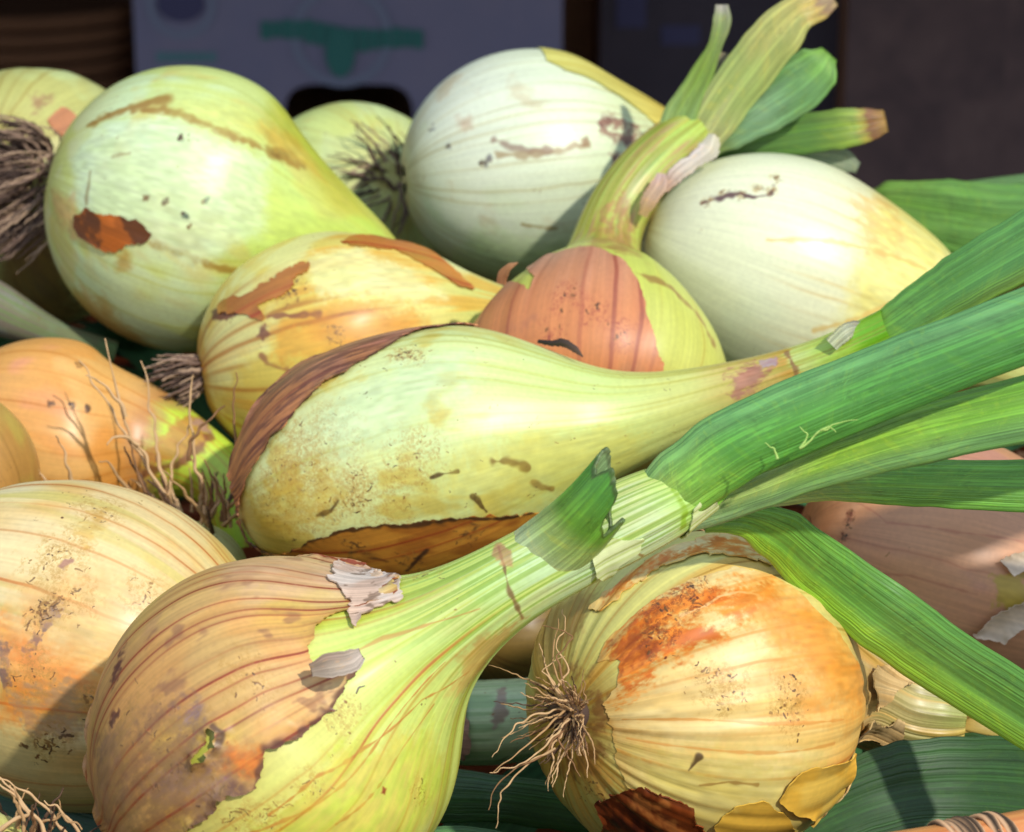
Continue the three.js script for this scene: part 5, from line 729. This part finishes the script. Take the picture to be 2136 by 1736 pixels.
{
  const on = onion('I', 'top left onion in the corner with a thick tuft of brown hair-like roots', { seed: 21, c: [68, 412, 1.15], R: 270, ax: [0.15, 0.1, 0.98], th: 150 }, { W: 1024, stops: [[0, '#8a6a48'], [0.1, '#a89a5c'], [0.25, '#c3c98c'], [0.6, '#cfdba8'], [1, '#c0d29a']], vein: { c: '#9a8a50', n: 36, a: 0.5 }, tints: [{ f: 18, s: 4, t: 0.52, a: 0.5, c: '#b8b070' }], specks: 30 }, { o: { W: 512, stops: [[0, '#b07c5a'], [1, '#c49a74']], streak: 0.2 } }, { noNeck: true });
  roots(on, ROOTG, { seed: 24, at: [55, 385, 1.086], nrm: [-0.1, -0.1, -0.95], bias: [-0.85, 0.4, 0.1], n: 260, spot: 0.017, len: [0.022, 0.048], spread: 0.8, out: 0.35, pull: 0.45, curl: 0.22, r: 0.0007 });
}
{
  const on = onion('J', 'small far onion between the two big back onions with roots beside the white one', { seed: 23, c: [735, 436, 1.22], R: 223, ax: [-0.4, 0.25, 0.88], th: 150 }, { W: 1024, ...paleT({ stops: [[0, '#b8a870'], [0.1, '#c9cf94'], [0.4, '#d3e2ae'], [1, '#c3d88c']] }) }, {}, { noNeck: true });
  roots(on, ROOTG, { seed: 27, r: 0.0008, d: [1.175, 1.165], lines: [{ p: [[825, 400], [800, 370], [770, 320], [742, 255]] }, { p: [[825, 395], [760, 350], [720, 322], [700, 318]] }], at: [818, 378, 1.178], nrm: [0.35, -0.2, -0.9], bias: [-0.85, 0.3, -0.2], n: 40, spot: 0.009, len: [0.015, 0.045], spread: 0.9, out: 0.4, pull: 0.22, curl: 0.55 });
}
onion('K', 'round white onion at the top with a yellow strip on its right and brown scuffs', { seed: 25, c: [1104, 352, 1.13], R: 248, ax: [0.97, -0.1, 0.15], el: 1.09, th: 124, neck: [[1340, 322, 1.14, 128], [1400, 312, 1.15, 74], [1500, 300, 1.16, 46]], split: 0.74, lump: 0.012 },
  { W: 1024, stops: [[0, '#c0a070'], [0.05, '#d6cca8'], [0.2, '#e0e4d2'], [0.5, '#dfe7cc'], [0.75, '#d6dfb0'], [1, '#c3d08a']], vein: { c: '#a89c70', n: 60, a: 0.4, w: 0.0004 }, tints: [{ f: 16, s: 3, t: 0.5, a: 0.4, c: '#d3e0bc' }, { f: 40, s: 7, t: 0.62, a: 0.4, c: '#bca888' }], specks: 25 }, { y: { W: 1024, stops: [[0, '#d0d69c'], [0.5, '#d6d288'], [1, '#cfb864']], streak: 0.15, vein: { c: '#a8953c', n: 40, a: 0.4 }, coat: 0.2 } });
onion('L', 'smooth cream white onion at right, twig shaped soil mark on top, leaf crossing its tip', { seed: 27, c: [1630, 578, 1.05], R: 252, ax: [0.94, 0.33, 0.1], el: 1.24, th: 100, neck: [[1885, 668, 1.055, 184], [1976, 704, 1.057, 126], [2060, 738, 1.06, 78], [2190, 790, 1.06, 58]], split: 0.75, lump: 0.012 },
  { W: 1024, stops: [[0, '#cfc09a'], [0.1, '#dfdfc0'], [0.35, '#e4e9cc'], [0.6, '#e6e6b4'], [0.8, '#dfdc94'], [1, '#c3d08a']], vein: { c: '#c9a868', n: 40, a: 0.4, v: [0.3, 0.5, 0.9, 1] }, tints: [{ f: 14, s: 3, t: 0.5, a: 0.5, c: '#e8e8c8' }], specks: 6, mat: { clearcoat: 0.4 } }, {});
{
  const on = onion('M', 'salmon skinned onion in the middle standing upright with clipped leaves fanned at its top', { seed: 29, c: [1235, 806, 0.975], R: 290, ax: [0.1, -0.88, 0.46], el: 0.74, th: 128, neck: [[1252, 600, 1.01, 124], [1257, 552, 1.02, 84], [1268, 490, 1.03, 70], [1295, 425, 1.035, 65], [1345, 362, 1.04, 64], [1410, 305, 1.05, 62], [1450, 272, 1.055, 50]], split: 0.56, rib: 0.05, ribs: 18 },
    { W: 1024, stops: [[0, '#b8a060'], [0.3, '#c9cc78'], [0.5, '#c3cc70'], [0.6, '#b0b85c'], [0.75, '#b4bf6c'], [1, '#b0c46c']], vein: { c: '#a89448', n: 30, a: 0.5 }, fine: { v: [0.52, 0.62], f: 9, a: 0.6, c: '#8a8a3c' }, tints: [{ f: 40, s: 3, t: 0.52, a: 0.5, c: '#c8b078', v: [0.6, 0.7, 0.95, 1] }, { long: 1, f: 5, fv: 7, s: 9, t: 0.5, a: 0.75, c: '#b08a70', v: [0.6, 0.68, 0.92, 1] }, { long: 1, f: 8, fv: 5, s: 3, t: 0.58, a: 0.6, c: '#7f9a58', v: [0.6, 0.68, 0.95, 1] }], specks: 12 },
    { a: { W: 1024, stops: [[0, '#c07a4e'], [0.3, '#c68a60'], [0.45, '#c29478'], [0.6, '#b89a90'], [1, '#c0a8a0']], vein: { c: '#8a5040', n: 34, a: 0.7, w: 0.0008 }, streak: 0.12, tints: [{ f: 30, s: 4, t: 0.5, a: 0.5, c: '#b48668' }, { f: 60, s: 9, t: 0.6, a: 0.4, c: '#9a6a58' }] } });
  const P = (pts, cols, o = {}) => leaf(on.g, pts, { th: 0.4, th2: 0.22, cols, seed: o.seed, fold: 0.15, mix: 0.2, ...o }, 'clipped_leaf', o.label);
  P([[1395, 330, 1.050, 34], [1415, 250, 1.047, 36], [1460, 165, 1.043, 26], [1492, 95, 1.040, 15], [1506, 45, 1.039, 19], [1506, 10, 1.039, 14]], [[0, '#9dbf78'], [0.5, '#86a840'], [0.8, '#a0b070'], [1, '#b5b5a0']], { seed: 61, fold: 0.4, label: 'thin twisted clipped leaf' });
  P([[1430, 300, 1.060, 26], [1470, 220, 1.055, 28], [1500, 160, 1.052, 20], [1512, 110, 1.051, 10]], [[0, '#a8b48c'], [0.5, '#8a9468'], [1, '#a89c78']], { seed: 62, fold: 0.3 });
  P([[1465, 290, 1.050, 40], [1500, 235, 1.045, 48], [1560, 150, 1.039, 54], [1620, 75, 1.033, 52], [1668, 25, 1.030, 40], [1700, 12, 1.030, 34], [1735, -10, 1.030, 26]], [[0, '#cdd08a'], [0.3, '#b8cc70'], [0.55, '#c6cc74'], [0.8, '#d8c064'], [0.88, '#a88a64'], [1, '#c4aa74']], { seed: 63, label: 'yellowing clipped leaf with a withered tip' });
  P([[1480, 300, 1.055, 30], [1530, 265, 1.050, 44], [1600, 220, 1.045, 56], [1665, 175, 1.040, 60], [1705, 140, 1.037, 50], [1730, 112, 1.035, 22]], [[0, '#a8c478'], [0.3, '#8cb884'], [0.6, '#7cb068'], [1, '#8cc650']], { seed: 65, label: 'blunt green clipped leaf' });
  P([[1490, 310, 1.063, 22], [1570, 300, 1.060, 32], [1680, 278, 1.057, 42], [1760, 268, 1.055, 42], [1805, 262, 1.055, 36], [1848, 252, 1.055, 24]], [[0, '#4f7a34'], [0.4, '#5f8f34'], [0.68, '#8fae3c'], [0.78, '#b0a840'], [0.84, '#8a5a2a'], [1, '#b0883c']], { seed: 67, mix: 0.05, label: 'clipped leaf with a brown tip' });
  P([[1480, 325, 1.070, 18], [1580, 322, 1.068, 24], [1690, 325, 1.067, 30], [1755, 335, 1.067, 26], [1790, 350, 1.067, 12]], [[0, '#b0a03c'], [0.3, '#7a9468'], [1, '#94a480']], { seed: 69 });
  const paper = new THREE.MeshPhysicalMaterial({ vertexColors: true, map: leafTex, roughness: 0.75 });
  leaf(on.g, [[1385, 395, 1.02, 10], [1412, 362, 1.02, 18], [1448, 336, 1.022, 16], [1478, 310, 1.024, 22], [1490, 280, 1.028, 14]], { rag: 4, th: 0.06, cols: [[0, '#c9a890'], [0.5, '#e0d6c8'], [1, '#dcd6b8']], mat: paper, seed: 71, wavy: 0.5, curv: -0.3 }, 'papery_collar');
  leaf(on.g, [[1340, 450, 1.014, 10], [1356, 415, 1.014, 18], [1374, 388, 1.016, 18], [1380, 362, 1.02, 10]], { rag: 4, th: 0.06, cols: [[0, '#b89a5c'], [0.5, '#c9a888'], [1, '#d8b8a8']], mat: paper, seed: 73, wavy: 0.5 }, 'papery_collar');
  leaf(on.g, [[1045, 592, 0.955, 10], [1050, 572, 0.952, 11], [1062, 557, 0.95, 7], [1080, 548, 0.95, 2]], { th: 0.2, cols: [[0, '#c08a60'], [1, '#a8784c']], mat: paper, seed: 75 }, 'torn_skin_tip');
  leaf(on.g, [[1122, 712, 0.909, 4], [1150, 716, 0.905, 6], [1178, 716, 0.902, 9], [1198, 728, 0.9, 7], [1216, 744, 0.899, 2]], { rag: 5, th: 0.2, cols: [[0, '#2f241c'], [1, '#5f4a3a']], mat: paper, seed: 77, wavy: 0.6 }, 'dry_skin_curl');
}
{
  const on = onion('N', 'pinkish brown onion at right lying in the shade of the leaves', { seed: 31, c: [1962, 1190, 0.935], R: 286, ax: [0.93, 0.27, 0.15], el: 1.1, th: 132, neck: [[2185, 1250, 0.96, 120], [2250, 1268, 0.965, 80], [2350, 1290, 0.97, 58]], split: 0.7 },
    { W: 1024, stops: [[0, '#b07a58'], [0.3, '#c69a78'], [0.6, '#c89c7c'], [0.8, '#c49c70'], [1, '#b8a468']], vein: { c: '#a06a50', n: 34, a: 0.5, w: 0.0004 }, streak: 0.14, tints: [{ f: 16, s: 2, t: 0.5, a: 0.4, c: '#d8b090' }, { f: 30, s: 6, t: 0.55, a: 0.4, c: '#b08484' }], specks: 20 }, { p: { W: 512, stops: [[0, '#cdb9a0'], [1, '#d8cbb8']], streak: 0.3 }, y: { W: 512, stops: [[0, '#c0a850'], [1, '#b8aa4c']], streak: 0.2 } });
  roots(on, ROOT, { seed: 33, at: [1640, 1120, 0.86], nrm: [-0.9, -0.2, -0.3], bias: [-0.8, -0.1, 0], n: 40, spot: 0.007, len: [0.015, 0.035], spread: 0.8, out: 0.8, pull: 0.2, curl: 0.5, r: 0.0007 });
}
onion('T', 'purplish green onion neck pointing in from the left edge under the hairy roots', { seed: 33, c: [-135, 628, 1.06], R: 112, ax: [0.96, 0.25, 0], th: 125, neck: [[-20, 640, 1.06, 62], [50, 672, 1.06, 44], [130, 705, 1.065, 30], [240, 735, 1.07, 24]], split: 0.6 }, { W: 512, stops: [[0, '#7d7278'], [0.5, '#847c80'], [0.68, '#75796a'], [1, '#5f7a50']], vein: { c: '#6a7a50', n: 26, a: 0.7, w: 0.0008 }, tints: [{ f: 60, s: 2, t: 0.52, a: 0.6, c: '#6f6250' }], mat: { roughness: 0.8, clearcoat: 0 } }, {});
onion('X', 'onion deep in the gap between the two front onions, shade put into its colours', { seed: 35, c: [1075, 1318, 0.95], R: 125, ax: [0.7, -0.1, 0.7], th: 150 }, { W: 512, stops: [[0, '#7a6438'], [1, '#8f7a44']], vein: { c: '#5a4020', n: 30, a: 0.5 } }, {}, { noNeck: true });  // occlusion of the gap is put into the brown tones
onion('Q', 'pale green ribbed onion neck lying in the gap between the two front onions', { seed: 37, pts: [[860, 1505, 0.89, 4], [864, 1505, 0.89, 60], [900, 1505, 0.89, 82], [1000, 1508, 0.885, 88], [1100, 1500, 0.89, 86], [1220, 1485, 0.9, 84], [1330, 1470, 0.91, 80]], split: 0.3, rib: 0.05, ribs: 20 }, { W: 512, stops: [[0, '#bccf9c'], [0.5, '#c0d2ac'], [1, '#a3c088']], fine: { v: [0, 0.1], f: 10, a: 0.5, c: '#7a9a68' }, streak: 0.2 }, { p: { W: 256, stops: [[0, '#a88a78'], [1, '#a08070']], streak: 0.3 } });
onion('O', 'straw coloured ribbed onion neck at the right edge beyond the golden onion', { seed: 39, pts: [[1995, 1510, 0.862, 4], [1997, 1511, 0.862, 30], [2020, 1515, 0.862, 48], [2080, 1526, 0.862, 56], [2150, 1550, 0.862, 60], [2280, 1600, 0.862, 60]], split: 0.3, rib: 0.08, ribs: 22 }, { W: 512, stops: [[0, '#b8a268'], [1, '#a8a860']], fine: { v: [0, 0.05], f: 9, a: 0.8, c: '#6f6434' }, streak: 0.25 }, {});

// loose leaves
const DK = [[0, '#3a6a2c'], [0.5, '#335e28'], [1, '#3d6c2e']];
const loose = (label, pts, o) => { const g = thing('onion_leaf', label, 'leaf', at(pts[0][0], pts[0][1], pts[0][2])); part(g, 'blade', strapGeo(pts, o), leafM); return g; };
loose('bright green leaf at the right edge behind the cream white onion', [[1800, 425, 1.16, 20], [1860, 430, 1.15, 52], [1960, 452, 1.14, 78], [2080, 468, 1.13, 84], [2280, 470, 1.12, 80]], { th: 0.35, cols: [[0, '#a8b85c'], [0.2, '#8cbf4a'], [0.6, '#78b04c'], [1, '#6aa84a']], seed: 91, fold: 0.2 });
loose('thin green leaf edge lying highest at the right edge behind the cream white onion', [[1850, 408, 1.17, 16], [1960, 400, 1.165, 15], [2100, 384, 1.16, 16], [2280, 362, 1.155, 20]], { th: 0.4, cols: [[0, '#b0a05c'], [0.2, '#6a9a4a'], [1, '#6f9f5c']], seed: 93 });
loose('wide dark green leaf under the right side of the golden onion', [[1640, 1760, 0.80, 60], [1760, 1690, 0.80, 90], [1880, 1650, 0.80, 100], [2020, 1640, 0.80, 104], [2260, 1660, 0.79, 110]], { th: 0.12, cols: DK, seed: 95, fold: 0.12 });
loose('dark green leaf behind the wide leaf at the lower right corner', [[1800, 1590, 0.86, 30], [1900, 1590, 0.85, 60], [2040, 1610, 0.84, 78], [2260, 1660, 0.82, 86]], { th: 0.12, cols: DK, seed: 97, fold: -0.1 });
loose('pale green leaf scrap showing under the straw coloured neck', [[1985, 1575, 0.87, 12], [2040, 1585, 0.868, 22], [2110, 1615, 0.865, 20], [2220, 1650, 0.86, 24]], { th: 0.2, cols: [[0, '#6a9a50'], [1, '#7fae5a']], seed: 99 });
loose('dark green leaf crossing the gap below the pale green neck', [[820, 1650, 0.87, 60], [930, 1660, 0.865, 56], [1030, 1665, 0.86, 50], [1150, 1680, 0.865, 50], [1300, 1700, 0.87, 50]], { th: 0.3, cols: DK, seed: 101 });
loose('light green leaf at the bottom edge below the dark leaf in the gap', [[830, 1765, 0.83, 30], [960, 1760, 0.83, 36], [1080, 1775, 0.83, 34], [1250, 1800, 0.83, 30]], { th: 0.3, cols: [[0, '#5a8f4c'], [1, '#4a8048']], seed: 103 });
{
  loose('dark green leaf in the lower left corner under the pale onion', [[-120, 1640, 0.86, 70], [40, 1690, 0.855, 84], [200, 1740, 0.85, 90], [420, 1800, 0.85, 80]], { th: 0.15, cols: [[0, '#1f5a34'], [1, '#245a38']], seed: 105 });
  const on = onion('Y', 'onion below the lower left corner, only its pale root threads showing', { seed: 41, c: [-60, 1835, 0.74], R: 150, ax: [-0.6, 0.6, 0.4], th: 150 }, { ...paleT(), W: 512 }, {}, { noNeck: true });
  roots(on, ROOT, { seed: 43, r: 0.0007, lines: [{ p: [[-10, 1740], [60, 1700], [20, 1650], [-30, 1620]], d: [0.73, 0.73] }, { p: [[100, 1760], [70, 1700], [30, 1650], [-20, 1612]], d: [0.73, 0.73] }, { p: [[150, 1760], [110, 1700], [60, 1655], [-10, 1625]], d: [0.735, 0.73] }, { p: [[60, 1760], [40, 1690], [28, 1640]], d: [0.73, 0.73] }, { p: [[180, 1760], [150, 1715], [125, 1690], [90, 1670]], d: [0.735, 0.735] }, { p: [[40, 1770], [80, 1720], [130, 1700], [170, 1730]], d: [0.735, 0.73] }],
    at: [40, 1770, 0.735], nrm: [0.3, -0.8, -0.4], bias: [0, -0.4, -0.3], n: 34, spot: 0.012, len: [0.012, 0.03], spread: 1, out: 0.6, pull: 0.1, curl: 0.7 });
}
{ // the mass of cut leaves that the heap lies on
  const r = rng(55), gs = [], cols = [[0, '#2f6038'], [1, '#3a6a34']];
  for (let k = 0; k < 190; k++) { // laid out on the heap's rising floor
    const z = -0.72 - r() * 0.6, x = BC.x + (r() - 0.5) * 2 * 0.5 * Math.sqrt(Math.max(0.02, 1 - ((z + 0.986) / 0.36) ** 2)), q = (-0.72 - z) / 0.6, y = lerp(0.06, 0.2, q) + r() * 0.02, a = r() * 6.28, L = 0.05 + 0.06 * r(), w = 0.009 + 0.007 * r(), lift = (r() - 0.5) * 0.03;
    gs.push(gridGeo(6, 10, (u, v) => { const s = (v - 0.5) * 2, t = (u - 0.5) * 2; return V(x + Math.cos(a) * s * L + Math.sin(a) * t * w, y + lift * s - 0.012 * s * s + 0.003 * t * t, z + Math.sin(a) * s * L - Math.cos(a) * t * w); }));
  }
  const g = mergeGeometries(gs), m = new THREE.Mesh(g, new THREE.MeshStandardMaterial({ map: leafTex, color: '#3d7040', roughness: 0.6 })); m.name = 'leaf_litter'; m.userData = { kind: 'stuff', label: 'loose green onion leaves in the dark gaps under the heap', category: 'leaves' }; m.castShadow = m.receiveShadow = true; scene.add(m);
}
renderer.render(scene, camera);
